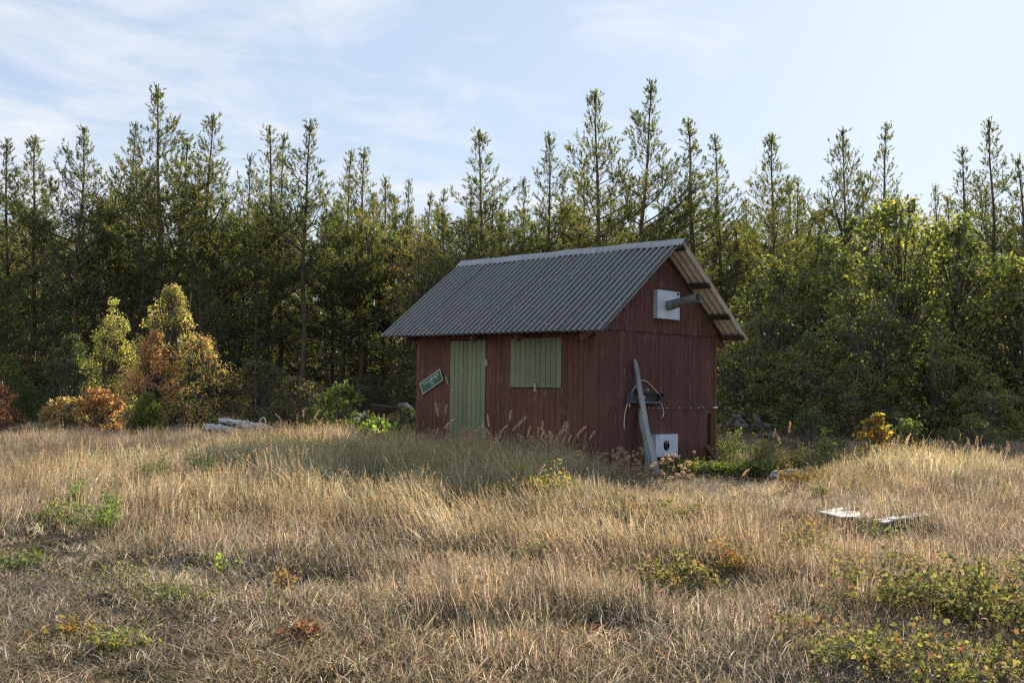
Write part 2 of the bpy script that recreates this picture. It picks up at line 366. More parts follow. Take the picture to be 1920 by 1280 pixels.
# gable walls
def gable(y_face, facing, name, fname):
    """facing -1: outer face looks to -y at y=y_face; +1 the far one"""
    inner = [(0+.03, -.02), (W_-.03, -.02), (W_-.03, WH-.03), (XC, roofz(XC)-UND-.02), (.03, WH-.03)]
    a, b_ = (y_face+TH+.001, y_face+.07) if facing < 0 else (y_face-.07, y_face-TH-.001)
    g = wall_backing(name, MB().prism(inner, 1, a, b_))
    nb = 28; gw = W_/nb
    low = board_mesh(gw-.0035, 2.115+.01); short = board_mesh(gw-.004, 2.115-.82)
    ang = 0 if facing < 0 else math.pi
    for i in range(nb):
        x0 = i*gw if facing < 0 else (i+1)*gw
        me, z = low, -.01
        if facing < 0 and i == nb-2: me, z = short, .82      # one board has lost its lower end
        lay(g, me, (x0+(.002 if facing < 0 else -.002), y_face+rb.uniform(-.0025, .0025), z), ang)
    nb = 27; x_a, x_b = -.03, W_+.03; gw = (x_b-x_a)/nb
    for i in range(nb):
        xa, xb = x_a+i*gw, x_a+(i+1)*gw-.004
        za, zb = roofz(xa)-UND-.012-2.10, roofz(xb)-UND-.012-2.10
        if min(za, zb) < .02: continue
        if facing > 0: za, zb = zb, za
        me = board_mesh(xb-xa, 1, .022, .004, (za, zb))
        x0 = xa if facing < 0 else xb
        lay(g, me, (x0, y_face+facing*.024+rb.uniform(-.002, .002), 2.10-.012*(i % 3 == 0)), ang)
    return g
ga = gable(0, -1, 'gable_wall', '')
gb = gable(LEN, 1, 'rear_gable_wall', '')
back = wall_backing('back_wall', MB().box(W_-.07, W_-TH-.001, 0, LEN, -.02, WH))
for i in range(35): lay(back, mf, (W_+rb.uniform(-.002, .002), bw*i, -.02), math.pi/2)
# corner boards and sill
for nm, (x0, x1, y0, y1, z1) in {'a': (-.018, -.001, -.003, .055, WH-.02), 'b': (-.018, .045, -.018, -.003, 2.09), 'c': (W_-.055, W_+.012, -.018, -.003, 2.09)}.items():
    wpart('corner_board', MB().box(x0, x1, y0, y1, -.01, z1).mesh('corner_board', M['red']), SH)
wpart('sill_beam', MB().box(.05, W_-.05, .02, .12, -.14, -.022).box(.03, .13, .13, LEN-.02, -.14, -.022).box(W_-.13, W_-.03, .13, LEN-.02, -.14, -.022).mesh('sill_beam', M['dark_wood']), SH)
# rafters' tails, seen as red wedges under the eaves
for y in (.035, 1.33, 2.30, 3.92):
    for s in (-1, 1):
        X = lambda x: x if s < 0 else W_-x
        ys = (y-.022, y+.022)
        poly = [(X(.03), roofz(0)-.07+slope*.03), (X(-.305), roofz(-.305)-.065), (X(-.27), 1.915), (X(.0), 2.03), (X(.03), 2.03)]
        if s < 0: poly = poly[::-1]
        wpart('rafter_tail', MB().prism(poly, 1, *ys).mesh('rafter_tail', M['red']), SH)
# purlins (their ends show under the gable overhang)
def on_roof(side, t, off):
    """point (x,z) at distance t down the slope, off above the sheet line"""
    cs, sn = (XC+EO)/SL, (ZR-ZE)/SL
    return XC+side*(t*cs+off*sn), ZR-t*sn+off*cs
for side in (-1, 1):
    for t in (.09, SL*.405, SL*.725, SL*.945):
        poly = [on_roof(side, t-.058, -.022), on_roof(side, t+.058, -.022), on_roof(side, t+.058, -.052), on_roof(side, t-.058, -.052)]
        if side > 0: poly = poly[::-1]
        e = rb.uniform(-.015, .01)
        wpart('purlin', MB().prism(poly, 1, Y0+.02+e, Y1-.03).mesh('purlin', M['dark_wood']), SH)
    # pale bargeboard strip along the wall top
    poly = [on_roof(side, .05, -.054), on_roof(side, SL*.93, -.054), on_roof(side, SL*.93, -.085), on_roof(side, .05, -.085)]
    if side > 0: poly = poly[::-1]
    wpart('rake_board', MB().prism(poly, 1, -.068, -.030).mesh('rake_board', M['dark_wood']), SH)
# corrugated sheets
roof = wpart('roof', MB().beam((XC, Y0+.08, ZR-.075), (XC, Y1-.05, ZR-.075), .10, .045).mesh('ridge_board', M['dark_wood']), SH)
LAM = (Y1-Y0)/42
def sheet(side, k):
    ya, nwav = Y0+k*7*LAM, 7.25 if k < 5 else 7.0
    ny = int(nwav*10)+1; nu = 9; A = .021
    ys = ya+np.linspace(0, nwav*LAM, ny); us = np.linspace(0, SL+rb.uniform(-.012, .012), nu)
    lift = .007*(k % 2)+.001*k
    tw = rb.uniform(-.004, .004)
    def surf(off):
        P = []
        for u in us:
            for y in ys:
                wv = A*math.cos(2*math.pi*(y-Y0)/LAM)+off+lift+.004*math.sin(u*2.3+k)+tw*(u/SL)
                x, z = on_roof(side, u+.012*0, wv); P.append((x, y, z))
        return P
    T, B = surf(.006), surf(0.0); nn = len(T)
    q = [(i*ny+j, i*ny+j+1, (i+1)*ny+j+1, (i+1)*ny+j) for i in range(nu-1) for j in range(ny-1)]
    if side > 0: q = [f[::-1] for f in q]
    top = np.array(q); bot = np.array([f[::-1] for f in q])+nn
    V = T+B; rim = []
    per = [j for j in range(ny)]+[i*ny+ny-1 for i in range(1, nu)]+[(nu-1)*ny+j for j in range(ny-2, -1, -1)]+[i*ny for i in range(nu-2, 0, -1)]
    base = len(V); V = V+[T[i] for i in per]+[B[i] for i in per]; m_ = len(per)
    rim = np.array([(base+i, base+(i+1) % m_, base+m_+(i+1) % m_, base+m_+i) for i in range(m_)])
    if side < 0: rim = rim[:, ::-1]
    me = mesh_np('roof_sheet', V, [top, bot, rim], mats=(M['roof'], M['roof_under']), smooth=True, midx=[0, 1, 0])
    o = link('roof_sheet', me, roof)
    return o
for k in range(6):
    sheet(-1, k); sheet(1, k)
nl = MB()
for t in (.16, SL*.405, SL*.725, SL*.945):
    for q in range(1, 42, 3):
        x, z = on_roof(-1, t+rb.uniform(-.01, .01), .021+.012); y = Y0+LAM*q; x2, z2 = on_roof(-1, t, .055); nl.tube([(x, y, z), (x2, y, z2)], .009, 6)
tag(link('roof_nails', nl.mesh('roof_nails', M['iron']), roof), kind='stuff')
ncap = 8; cl = (Y1-Y0+.03)/ncap
for i in range(ncap):
    ya, yb = Y0-.015+i*cl-.03, Y0-.015+(i+1)*cl+.03
    h = .026+.006*(i % 2); t1 = .135+rb.uniform(-.008, .008); t2 = t1+rb.uniform(-.012, .012)
    pr = []
    for y, t, e in ((ya, t1, 0), (yb, t2, .003)):
        pr.append([(*on_roof(-1, t, h-.006), y), (*on_roof(-1, t*.5, h+.004+e), y), (*on_roof(-1, .035, h+.006), y), (XC, ZR+h+.022+e, y), (*on_roof(1, .035, h+.006), y), (*on_roof(1, t*.5, h+.004), y), (*on_roof(1, t, h-.006), y)])
    mb = MB(); P = []
    for row in pr:
        for (x, z, y) in row: P.append((x, y, z))
        for (x, z, y) in row[::-1]: P.append((x, y, z-.003))
    kk = 14; mb.add(P, [tuple(range(kk)), tuple(range(2*kk-1, kk-1, -1))]+[(j, j+kk, (j+1) % kk+kk, (j+1) % kk) for j in range(kk)])
    link('ridge_cap', mb.mesh('ridge_cap', M['ridge']), roof)

# ------------------------------------------------------------------ things fixed to the shed
# green road sign
c0 = np.array([-.032, 3.5375, 1.289]); a_ = np.array([0, -1, 0])
ux = np.array([0, 3.3194-3.8271, 1.5-1.2537]); sw = np.linalg.norm(ux); ux /= sw
uy = np.cross(np.array([-1., 0, 0]), ux); uy /= np.linalg.norm(uy)
if uy[2] < 0: uy = -uy
sh = .205
sg = thing('road_sign', 'small green road sign with white lettering, nailed aslant left of the green door', 'sign', tuple(c0))
R = Matrix((tuple(ux), tuple(uy), (-1, 0, 0))).transposed().to_4x4(); sg.matrix_world = Matrix.Translation(c0) @ R
lp = lambda nm, mb, *mt: link(nm, mb.mesh(nm, *mt), sg)
lp('panel', MB().box(-sw/2, sw/2, -sh/2, sh/2, -.012, 0), M['sign_green'])
bd = .009; mb = MB()
for x0, x1, y0, y1 in ((-sw/2, sw/2, sh/2-bd, sh/2), (-sw/2, sw/2, -sh/2, -sh/2+bd), (-sw/2, -sw/2+bd, -sh/2+bd, sh/2-bd), (sw/2-bd, sw/2, -sh/2+bd, sh/2-bd)): mb.box(x0, x1, y0, y1, .0005, .0015)
lp('border', mb, M['sign_white'])
def text(nm, s, x, y, size, parent, mt, sx=1.0):
    cu = bpy.data.curves.new(nm, 'FONT'); cu.body = s; cu.size = size; cu.align_x = 'CENTER'; cu.align_y = 'CENTER'; cu.extrude = .0006; cu.offset = -.0004
    t = bpy.data.objects.new(nm+'_c', cu); C.objects.link(t); dg = bpy.context.evaluated_depsgraph_get()
    me = bpy.data.meshes.new_from_object(t.evaluated_get(dg)); bpy.data.objects.remove(t); me.materials.clear(); me.materials.append(mt)
    o = link(nm, me, parent, (x, y, .0012)); o.scale = (sx, 1, 1); return o
text('lettering', 'TRANS LABRADOR', -.005, .042, .056, sg, M['sign_white'], .92)
text('lettering', 'HWY', .0, .002, .045, sg, M['sign_white'])
text('lettering', '350m', .025, -.045, .045, sg, M['sign_white'])
lp('arrow', MB().box(.115, .150, -.002, .006, .0006, .0016).prism([(.150, -.012), (.172, .002), (.150, .016)], 2, .0006, .0016), M['sign_white'])

# white metal box with a stove pipe, high on the gable
def plate_box(x0, x1, y0, y1, z0, z1, hole=None, n=28):
    mb = MB()
    if hole is None: mb.box(x0, x1, y0, y1, z0, z1); return mb
    hx, hz, hr = hole
    mb.add([(x0, y0, z0), (x1, y0, z0), (x1, y0, z1), (x0, y0, z1), (x0, y1, z0), (x1, y1, z0), (x1, y1, z1), (x0, y1, z1)],
           [(0, 1, 5, 4), (1, 2, 6, 5), (2, 3, 7, 6), (3, 0, 4, 7), (4, 5, 6, 7)])
    ring = []; outer = []
    for i in range(n):
        t = 2*math.pi*i/n; c, s = math.cos(t), math.sin(t)
        ring.append((hx+hr*c, y0, hz+hr*s))
        k = min(((x1-hx) if c > 0 else (hx-x0))/max(abs(c), 1e-6), ((z1-hz) if s > 0 else (hz-z0))/max(abs(s), 1e-6))
        outer.append((hx+k*c, y0, hz+k*s))
    for i in range(n):
        (ax_, _, az_), (bx_, _, bz_) = outer[i], outer[(i+1) % n]
        if abs(ax_-bx_) > 1e-6 and abs(az_-bz_) > 1e-6:
            onx = min(abs(ax_-x0), abs(ax_-x1)) < 1e-6
            cxx, czz = (ax_, bz_) if onx else (bx_, az_)
            mb.add([outer[i], outer[(i+1) % n], (cxx, y0, czz)], [(0, 2, 1)])
    P = ring+outer+[(p[0], y0+.004, p[2]) for p in ring]
    mb.add(P, [(i, (i+1) % n, n+(i+1) % n, n+i)[::-1] for i in range(n)]+[(i, (i+1) % n, 2*n+(i+1) % n, 2*n+i) for i in range(n)])
    return mb
vb = thing('vent_box', 'white enamelled metal box with a grey pipe sticking out, fixed high on the gable', 'vent box', (1.68, -.03, 2.31))
wpart('housing', plate_box(1.385, 1.98, -.11, -.028, 2.322, 2.765).mesh('housing', M['white_metal']), vb)
wpart('grille', MB().box(1.90, 1.962, -.1125, -.1105, 2.715, 2.748).mesh('grille', M['black']), vb)
for x, z in ((1.42, 2.73), (1.42, 2.36), (1.945, 2.36)): wpart('screw', MB().tube([(x, -.114, z), (x, -.109, z)], .008, 6).mesh('screw', M['iron']), vb)
mb = MB(); pa = np.array((1.66, -.112, 2.53)); pb = np.array((1.66, -.67, 2.628)); dd = (pb-pa)/np.linalg.norm(pb-pa)
sdv = np.cross(dd, (0, 0, 1)); sdv /= np.linalg.norm(sdv); upv = np.cross(sdv, dd)
def ringp(p, r, n=24): return [p+(sdv*math.cos(2*math.pi*i/n)+upv*math.sin(2*math.pi*i/n))*r for i in range(n)]
rings = [ringp(pa, .078), ringp(pa+dd*.10, .078), ringp(pa+dd*.103, .0725), ringp(pa+dd*.11, .0725), ringp(pb, .0725), ringp(pb, .0695), ringp(pa+dd*.02, .0695)]
P = [p for r_ in rings for p in r_]; n = 24
mb.add(P, [(i*n+k, i*n+(k+1) % n, (i+1)*n+(k+1) % n, (i+1)*n+k) for i in range(6) for k in range(n)]+[tuple(range(6*n, 7*n))])
wpart('pipe', mb.mesh('pipe', M['galv'], smooth=False), vb)

lb = thing('wall_box', 'white metal box with a dark oval hole, low on the gable beside the leaning post', 'vent box', (1.69, -.03, .15))
wpart('housing', plate_box(1.40, 1.986, -.09, -.003, .165, .512, (1.682, .338, .083)).mesh('housing', M['white_metal']), lb)
wpart('hole_shade_sheet', MB().box(1.56, 1.80, -.06, -.055, .22, .45).mesh('hole_shade_sheet', M['black']), lb)  # black sheet standing in for the shade inside the hole
text_o = wpart('printed_strip', MB().box(1.425, 1.50, -.0925, -.0915, .488, .495).mesh('printed_strip', M['black']), lb)
for x, z in ((1.43, .47), (1.955, .47), (1.43, .2), (1.955, .2)): wpart('screw', MB().tube([(x, -.093, z), (x, -.089, z)], .007, 6).mesh('screw', M['iron']), lb)

hd = thing('lamp_hood', 'open dark metal lamp hood with a round milky knob, behind the leaning post', 'lamp hood', (1.1, -.02, 1.02))
wpart('back_panel', MB().prism([(.78, 1.02), (1.50, 1.02), (1.58, 1.15), (.74, 1.15)], 1, -.022, -.019).mesh('back_panel', M['hood']), hd)
wpart('top_panel', MB().add([(.74, -.02, 1.156), (1.60, -.02, 1.156), (1.55, -.15, 1.15), (.74, -.15, 1.15), (.74, -.02, 1.15), (1.60, -.02, 1.15), (1.55, -.15, 1.144), (.74, -.15, 1.144)], [(0, 3, 2, 1), (4, 5, 6, 7), (0, 1, 5, 4), (1, 2, 6, 5), (2, 3, 7, 6), (3, 0, 4, 7)]).mesh('top_panel', M['hood']), hd)
wpart('bottom_lip', MB().box(.745, 1.455, -.150, -.145, 1.005, 1.026).box(.745, 1.455, -.145, -.02, 1.005, 1.009).mesh('bottom_lip', M['hood_edge']), hd)
wpart('side_panel', MB().box(.738, .743, -.15, -.02, 1.005, 1.15).mesh('side_panel', M['hood_edge']), hd)
wpart('side_panel', MB().add([(1.455, -.15, 1.005), (1.55, -.15, 1.144), (1.60, -.02, 1.15), (1.47, -.02, 1.005), (1.46, -.15, 1.003), (1.555, -.15, 1.142), (1.605, -.02, 1.148), (1.475, -.02, 1.003)], [(0, 1, 2, 3), (7, 6, 5, 4), (0, 4, 5, 1), (1, 5, 6, 2), (2, 6, 7, 3), (3, 7, 4, 0)]).mesh('side_panel', M['hood_edge']), hd)
wpart('front_panel', MB().box(.744, 1.454, -.060, -.056, 1.01, 1.143).mesh('front_panel', M['hood']), hd)
mb = MB(); mb.tube([(1.10, -.058, 1.09), (1.10, -.07, 1.09), (1.10, -.085, 1.09), (1.10, -.09, 1.09)], [.026, .030, .024, .010], 14)
wpart('knob', mb.mesh('knob', M['bulb'], smooth=True), hd)
wpart('bracket', MB().box(.98, 1.24, -.06, -.02, 1.16, 1.225).mesh('bracket', M['hood']), hd)
wpart('bolt', MB().tube([(1.22, -.062, 1.19), (1.22, -.062, 1.225)], .008, 8).mesh('bolt', M['cable']), hd)
wpart('bolt', MB().tube([(.76, -.06, .94), (.76, -.06, 1.005)], .008, 8).mesh('bolt', M['cable']), hd)

def smooth_path(pts, k=5):
    pts = [np.array(p, float) for p in pts]; out = []
    for i in range(len(pts)-1):
        p0, p1, p2, p3 = pts[max(i-1, 0)], pts[i], pts[i+1], pts[min(i+2, len(pts)-1)]
        for j in range(k):
            t = j/k; out.append(.5*(2*p1+(p2-p0)*t+(2*p0-5*p1+4*p2-p3)*t*t+(-p0+3*p1-3*p2+p3)*t**3))
    return out+[pts[-1]]
cp = [(.669, -.03, .613), (.679, -.03, .805), (.729, -.03, .949), (.819, -.03, 1.118), (.923, -.03, 1.24), (1.043, -.03, 1.331), (1.138, -.03, 1.3485), (1.247, -.03, 1.325), (1.387, -.03, 1.244), (1.486, -.04, 1.17), (1.545, -.09, 1.08), (1.587, -.05, 1.0037), (1.631, -.04, .945), (1.66, -.04, .878), (1.661, -.04, .811), (1.619, -.04, .778)]
tag(link('cable', MB().tube(smooth_path(cp), .0065, 6).mesh('cable', M['cable'], smooth=True)), 'white cable looping in a high arc over the dark lamp hood on the gable', 'cable')
# rusty wire with white insulator beads
bx = [(1.2805, .9298), (1.405, .921), (1.531, .920), (1.759, .919), (2.094, .925), (2.4235, .9235), (2.638, .922), (2.778, .930)]
wr = thing('bead_wire', 'thin rusty wire with small white insulator beads stretched level across the gable', 'wire', (1.2, -.03, .92))
wp = [(1.20, -.03, .885)]
for x, z in bx: wp.append((x, -.03, z)); wp.append((x+.06, -.03, z-.004+rb.uniform(-.006, .01)))
wp.append((3.20, -.032, .92))
wpart('strand', MB().tube(wp, .0028, 4).mesh('strand', M['rust_wire']), wr)
for x, z in bx: wpart('insulator', MB().tube([(x-.012, -.032, z), (x, -.032, z), (x+.014, -.032, z)], [.006, .009, .006], 6).mesh('insulator', M['cable']), wr)
wpart('insulator', MB().tube([(3.06, -.035, .92), (3.215, -.035, .921)], .009, 6).mesh('insulator', M['cable']), wr)
tag(link('hanging_wire', MB().tube(smooth_path([(1.64, -.03, .80), (1.665, -.03, .70), (1.66, -.03, .62), (1.70, -.06, .53), (1.72, -.095, .51)]), .003, 4).mesh('hanging_wire', M['rust_wire'])), 'thin rusty wire hanging down from the white cable to the holed white box', 'wire')

# leaning posts
def post_mesh(a, b, wa, wb, th, seed):
    r_ = random.Random(seed); a = np.array(a); b = np.array(b); d = (b-a); Ln = np.linalg.norm(d); d /= Ln
    s_ = np.array([1., 0, 0])-d*d[0]; s_ /= np.linalg.norm(s_); u_ = np.cross(s_, d); P = []; K = 22
    for i in range(K+1):
        t = i/K; p = a+(b-a)*t+s_*(.018*math.sin(t*7+seed)+.008*math.sin(t*19)); ww = wa+(wb-wa)*t+.012*math.exp(-((t-.365)/.035)**2)+r_.uniform(-.003, .003)
        tt = th*(.8+.2*t)
        if i == 0: ww *= .45
        if i == 1: ww *= .8
        for q in range(10):
            an = 2*math.pi*q/10+.2; k_ = 1/max(abs(math.cos(an)), abs(math.sin(an)))**.55
            P.append(p+s_*ww/2*math.cos(an)*k_+u_*tt/2*math.sin(an)*k_)
    Fs = [(i*10+k, i*10+(k+1) % 10, (i+1)*10+(k+1) % 10, (i+1)*10+k) for i in range(K) for k in range(10)]+[tuple(range(10))[::-1], tuple(K*10+k for k in range(10))]
    mb = MB(); mb.add(P, Fs); return mb
tag(link('leaning_post', post_mesh((.864, -.055, 1.665), (.915, -.47, -.12), .085, .155, .07, 1).mesh('leaning_post', M['grey_wood'], smooth=True)), 'long weathered grey wooden post leaning against the gable, in front of the dark lamp hood', 'post')
tag(link('split_plank', post_mesh((1.045, -.04, .90), (.955, -.30, -.1), .07, .12, .045, 4).mesh('split_plank', M['grey_wood'], smooth=True)), 'shorter darker split plank leaning against the gable behind the long grey post', 'plank')
tag(link('red_plank', MB().beam((2.88, -.045, .30), (2.86, -.30, .02), .085, .03, (0, .5, 1)).mesh('red_plank', M['red'])), 'short loose red plank leaning at the foot of the right corner of the shed', 'plank')

# ------------------------------------------------------------------ rubbish, rubble, boards
def blob(name, r, sc, seed, mat, faces=2):
    import bmesh
    bm = bmesh.new(); bmesh.ops.create_icosphere(bm, subdivisions=faces, radius=r); r_ = random.Random(seed)
    o = [Vector((r_.uniform(-1, 1), r_.uniform(-1, 1), r_.uniform(-1, 1))).normalized() for _ in range(9)]
    for v in bm.verts:
        k = 1
        for q in o: 
            dt = v.co.normalized().dot(q)
            if dt > .72: k *= 1-1.1*(dt-.72)
        v.co = v.co*k; v.co.x *= sc[0]; v.co.y *= sc[1]; v.co.z *= sc[2]
    me = bpy.data.meshes.new(name); bm.to_mesh(me); bm.free(); me.materials.append(mat)
    return me
def sack(name, ln, r, seed):
    """a slack, wrinkled sack: a tube with folds and pinched ends"""
    r_ = random.Random(seed); P = []; K, n = 16, 16
    for i in range(K+1):
        t = i/K; rr = r*(math.sin(math.pi*min(max(t, .04), .96))**.35)*(1+.16*math.sin(t*17+seed)+r_.uniform(-.10, .10))
        for k in range(n):
            a = 2*math.pi*k/n; q = rr*(1+.10*math.sin(3*a+t*9+seed)+.05*math.sin(7*a-t*5))*r_.uniform(.74, 1.22)
            P.append((ln*(t-.5)+.02*math.sin(a*2), q*math.cos(a), max(q*math.sin(a)*.8, -r*.45)))
    mb = MB(); mb.add(P, [(i*n+k, (i+1)*n+k, (i+1)*n+(k+1) % n, i*n+(k+1) % n) for i in range(K) for k in range(n)]+[tuple(range(n)), tuple(K*n+k for k in range(n))[::-1]])
    return mb.mesh(name, M['sheet_white'])
def put(name, me, p, rot, label, cat, group=None, sc=1):
    o = link(name, me); o.location = p; o.rotation_euler = rot; o.scale = (sc, sc, sc); return tag(o, label, cat, group)
# white wrapped bundles at the edge of the wood, left
dS = 21.5
spots = [(402, 792, .45, .13, 0.2, 'white wrapped bundle with a round end, leftmost in the rubbish heap'), (428, 795, 1.1, .12, .5, 'long pale wrapped bundle slanting down to the right, front of the rubbish heap'),
         (440, 783, .7, .13, .1, 'pale crumpled bundle on top of the left half of the rubbish heap'), (462, 786, .5, .14, 1.0, 'upright crumpled bundle in the middle of the rubbish heap'),
         (487, 789, .8, .10, .4, 'bright white torn sheet bundle on the right half of the rubbish heap'), (505, 798, .6, .06, .5, 'thin white wrapped piece at the right end of the rubbish heap')]
for i, (px, py, ln, r, a, lab) in enumerate(spots):
    z = top_z(px, py+10, dS); q = at(px, dS+.15*(i % 3), z)
    put('white_bundle', sack('white_bundle', ln*.8, r*.72, i), q, (0, .15, YAW-math.pi/2-a*.6), lab, 'bundle', 'white bundles in the rubbish heap')
hp = at(496, dS, top_z(496, 789, dS)); mb = MB(); mb.tube(smooth_path([(-.08, 0, -.14), (-.07, 0, .0), (0, 0, .07), (.05, 0, .03), (.06, 0, -.12)]), .010, 8)
put('bent_pipe', mb.mesh('bent_pipe', M['cable'], smooth=True), hp, (0, 0, YAW-math.pi/2), 'small bent white hoop standing up from the right end of the rubbish heap', 'pipe')
for i, (px, py, r) in enumerate(((415, 806, .22), (450, 806, .26), (480, 806, .24))):
    put('stone', blob('stone', r, (1.4, 1, .7), 20+i, M['stone']), at(px, dS+.4, top_z(px, py, dS)), (0, 0, i), 'grey stone buried in grass under the white rubbish heap', 'stone', 'stones under the rubbish heap')
# lumber pile behind the shed, left
dL = 23.0
def pl(x0, y0, x1, y1, wd, th, lab, d0=0, d1=0, mat='grey_wood', grp=None):
    a = at(x0, dL+d0, top_z(x0, y0, dL+d0)); b = at(x1, dL+d1, top_z(x1, y1, dL+d1))
    mb = MB(); mb.beam(a, b, wd, th, (-.25*math.cos(YAW), -.25*math.sin(YAW), 1))
    c_ = (a+b)/2; 
    me = mb.mesh('old_plank', M[mat]); me.transform(Matrix.Translation(-Vector(c_)))
    o = link('old_plank', me); o.location = c_; tag(o, lab, 'plank', grp); return o
pl(700, 800, 748, 792, .14, .06, 'thick grey beam lying at the front of the lumber pile left of the shed', -.3, .4)
pl(715, 792, 745, 775, .14, .04, 'dark plank sloping up to the right in the lumber pile', 0, .3, 'dark_wood')
pl(735, 790, 785, 782, .24, .03, 'pale wide board lying flat on the lumber pile next to the shed wall', 0, .2)
pl(748, 760, 765, 758, .35, .03, 'short dark board propped on top of the lumber pile', .5, .5, 'dark_wood')
pl(722, 762, 742, 767, .10, .03, 'thin plank end poking out at the back of the lumber pile', .8, .6)
pl(762, 757, 775, 768, .12, .03, 'short plank sloping down towards the shed at the top of the lumber pile', .4, .3)
for i, y in enumerate((781, 787, 793, 800)):
    pl(662-i, y+1, 692+i, y, .5, .045, 'one of the flat grey boards in the low stack left of the lumber pile', 1.0, 1.0, 'grey_wood', 'flat boards in the low stack')
a = at(738, dL+.4, top_z(738, 768, dL)); 
me = MB().box(-.55, .75, -.02, .02, -.28, .06).mesh('plywood_sheet', M['dark_wood'])
put('plywood_sheet', me, a+np.array([.15, .1, 0]), (.5, .1, YAW-math.pi/2), 'dark tilted plywood sheet standing behind the lumber pile left of the shed', 'board')
me = MB(); me.tube([(-.5, -.1, -.05), (-.3, 0, .03), (0, .05, .10), (.3, .1, .12), (.55, .1, .12)], [.02, .07, .11, .10, .06], 10)
put('brown_tarp', me.mesh('brown_tarp', simple('brown_tarp', (.17, .13, .10), .9, (.10, .08, .06), 8), smooth=True), at(768, dL-.2, top_z(768, 787, dL)), (0, 0, YAW-math.pi/2), 'brown folded tarpaulin on the lumber pile beside the shed wall', 'tarpaulin')
# white boards on the ground, right
def flat_board(px0, py0, px1, py1, wd, lab, gh=.16, mat='white_wood'):
    def g(px, py):
        hy = 722.6+math.tan(ROL)*(px-960); z = gh-.03; d = (CAM[2]-z)*F/(py-hy); return at(px, d, z)
    a, b = g(px0, py0), g(px1, py1); mb = MB(); mb.beam(a, b, wd, .012)
    c_ = (a+b)/2; me = mb.mesh('white_board', M[mat]); me.transform(Matrix.Translation(-Vector(c_))); o = link('white_board', me); o.location = c_; return tag(o, lab, 'board', 'white boards lying in the grass')
flat_board(1556, 956, 1624, 946, .10, 'farthest narrow white board of the broken white panel in the grass', .175)
flat_board(1568, 957, 1612, 967, .34, 'wide middle white board of the broken white panel in the grass', .18)
flat_board(1600, 968, 1643, 959, .14, 'nearest white board of the broken white panel in the grass', .175)
flat_board(1650, 974, 1732, 962, .13, 'long narrow white board lying alone in the grass to the right', .18)
flat_board(1672, 971, 1700, 967.5, .06, 'thin white lath lying behind the long narrow white board', .19)
flat_board(1655, 977, 1664, 976, .05, 'short white chip of wood at the left end of the long narrow board', .19)
for i, (px, py, r, d) in enumerate(((1462, 880, .16, 15.3), (1485, 879, .20, 15.2), (1505, 881, .17, 15.4), (1538, 862, .13, 17.0))):
    put('pale_stone', blob('pale_stone', r, (1.4, 1.1, .5), 40+i, M['concrete']), at(px, d, top_z(px, py+9, d)), (0, 0, i*1.3), ['low pale concrete lump, leftmost right of the shed', 'broad pale concrete lump in the grass right of the shed', 'low pale concrete lump beside the broad one', 'small pale stone behind the concrete lumps'][i], 'stone')
# rubble heap behind the right corner
rr = random.Random(5)
for i in range(34):
    px = 1352+rr.random()*110; d = 21+rr.random()*2; hpk = 800-32*math.exp(-((px-1395)/38)**2)
    py = hpk+6+rr.random()*24; r = .05+rr.random()*.06
    put('rubble_stone', blob('rubble_stone', r, (1.2+rr.random()*.6, 1, .75), 60+i, M['stone']), at(px, d, top_z(px, py, d)), (rr.random(), rr.random(), rr.random()*6),
        ('upper' if py < 787 else 'lower')+' grey-brown stone of the rubble heap, '+['nearest the shed corner', 'in its middle', 'at its right end'][(px > 1388)+(px > 1425)], 'stone', 'stones of the rubble heap behind the shed')

# ------------------------------------------------------------------ vegetation generators
def unit(v): return v/np.maximum(np.linalg.norm(v, axis=-1, keepdims=True), 1e-9)
def pal(n, colors, weights=None, jitter=.18, r=rng):
    c = np.array(colors)[r.choice(len(colors), n, p=weights)]
    return c*(1+r.normal(0, jitter, (n, 1)))*(1+r.normal(0, .05, (n, 3)))
def needles(pos_, dir_, size, k, colors, r, wd=.016, spread=.85, weights=None):
    n = len(pos_); P = np.repeat(pos_, k, 0); D = np.repeat(dir_, k, 0); S = np.repeat(size, k)[:, None]
    R = unit(r.normal(size=(n*k, 3))); d = unit(D*.75+R*spread); b = P+D*S*r.uniform(-.1, .8, (n*k, 1)); tip = b+d*S*r.uniform(.35, .65, (n*k, 1))
    s = unit(np.cross(d, r.normal(size=(n*k, 3))))*wd*r.uniform(.7, 1.3, (n*k, 1))
    V = np.stack([b-s, b+s, tip], 1).reshape(-1, 3); T = np.arange(n*k*3).reshape(-1, 3)
    c = np.repeat(pal(n, colors, weights, r=r), k, 0)*(1+r.normal(0, .12, (n*k, 1)))
    return V, T, np.repeat(np.clip(c, .005, 1), 3, 0)
def leaves(pos_, size, colors, r, weights=None, droop=.3, ratio=.62):
    n = len(pos_); d = unit(r.normal(size=(n, 3))-np.array([0, 0, droop])); s = unit(np.cross(d, r.normal(size=(n, 3)))); nn = np.cross(d, s)
    S = (size*r.uniform(.6, 1.3, n))[:, None]
    V = np.stack([pos_, pos_+d*S*.5+s*S*ratio/2+nn*S*.12, pos_+d*S, pos_+d*S*.5-s*S*ratio/2+nn*S*.12], 1).reshape(-1, 3)
    i = np.arange(n)*4; T = np.concatenate([np.stack([i, i+1, i+2], 1), np.stack([i, i+2, i+3], 1)])
    return V, T, np.repeat(np.clip(pal(n, colors, weights, r=r), .005, 1), 4, 0)
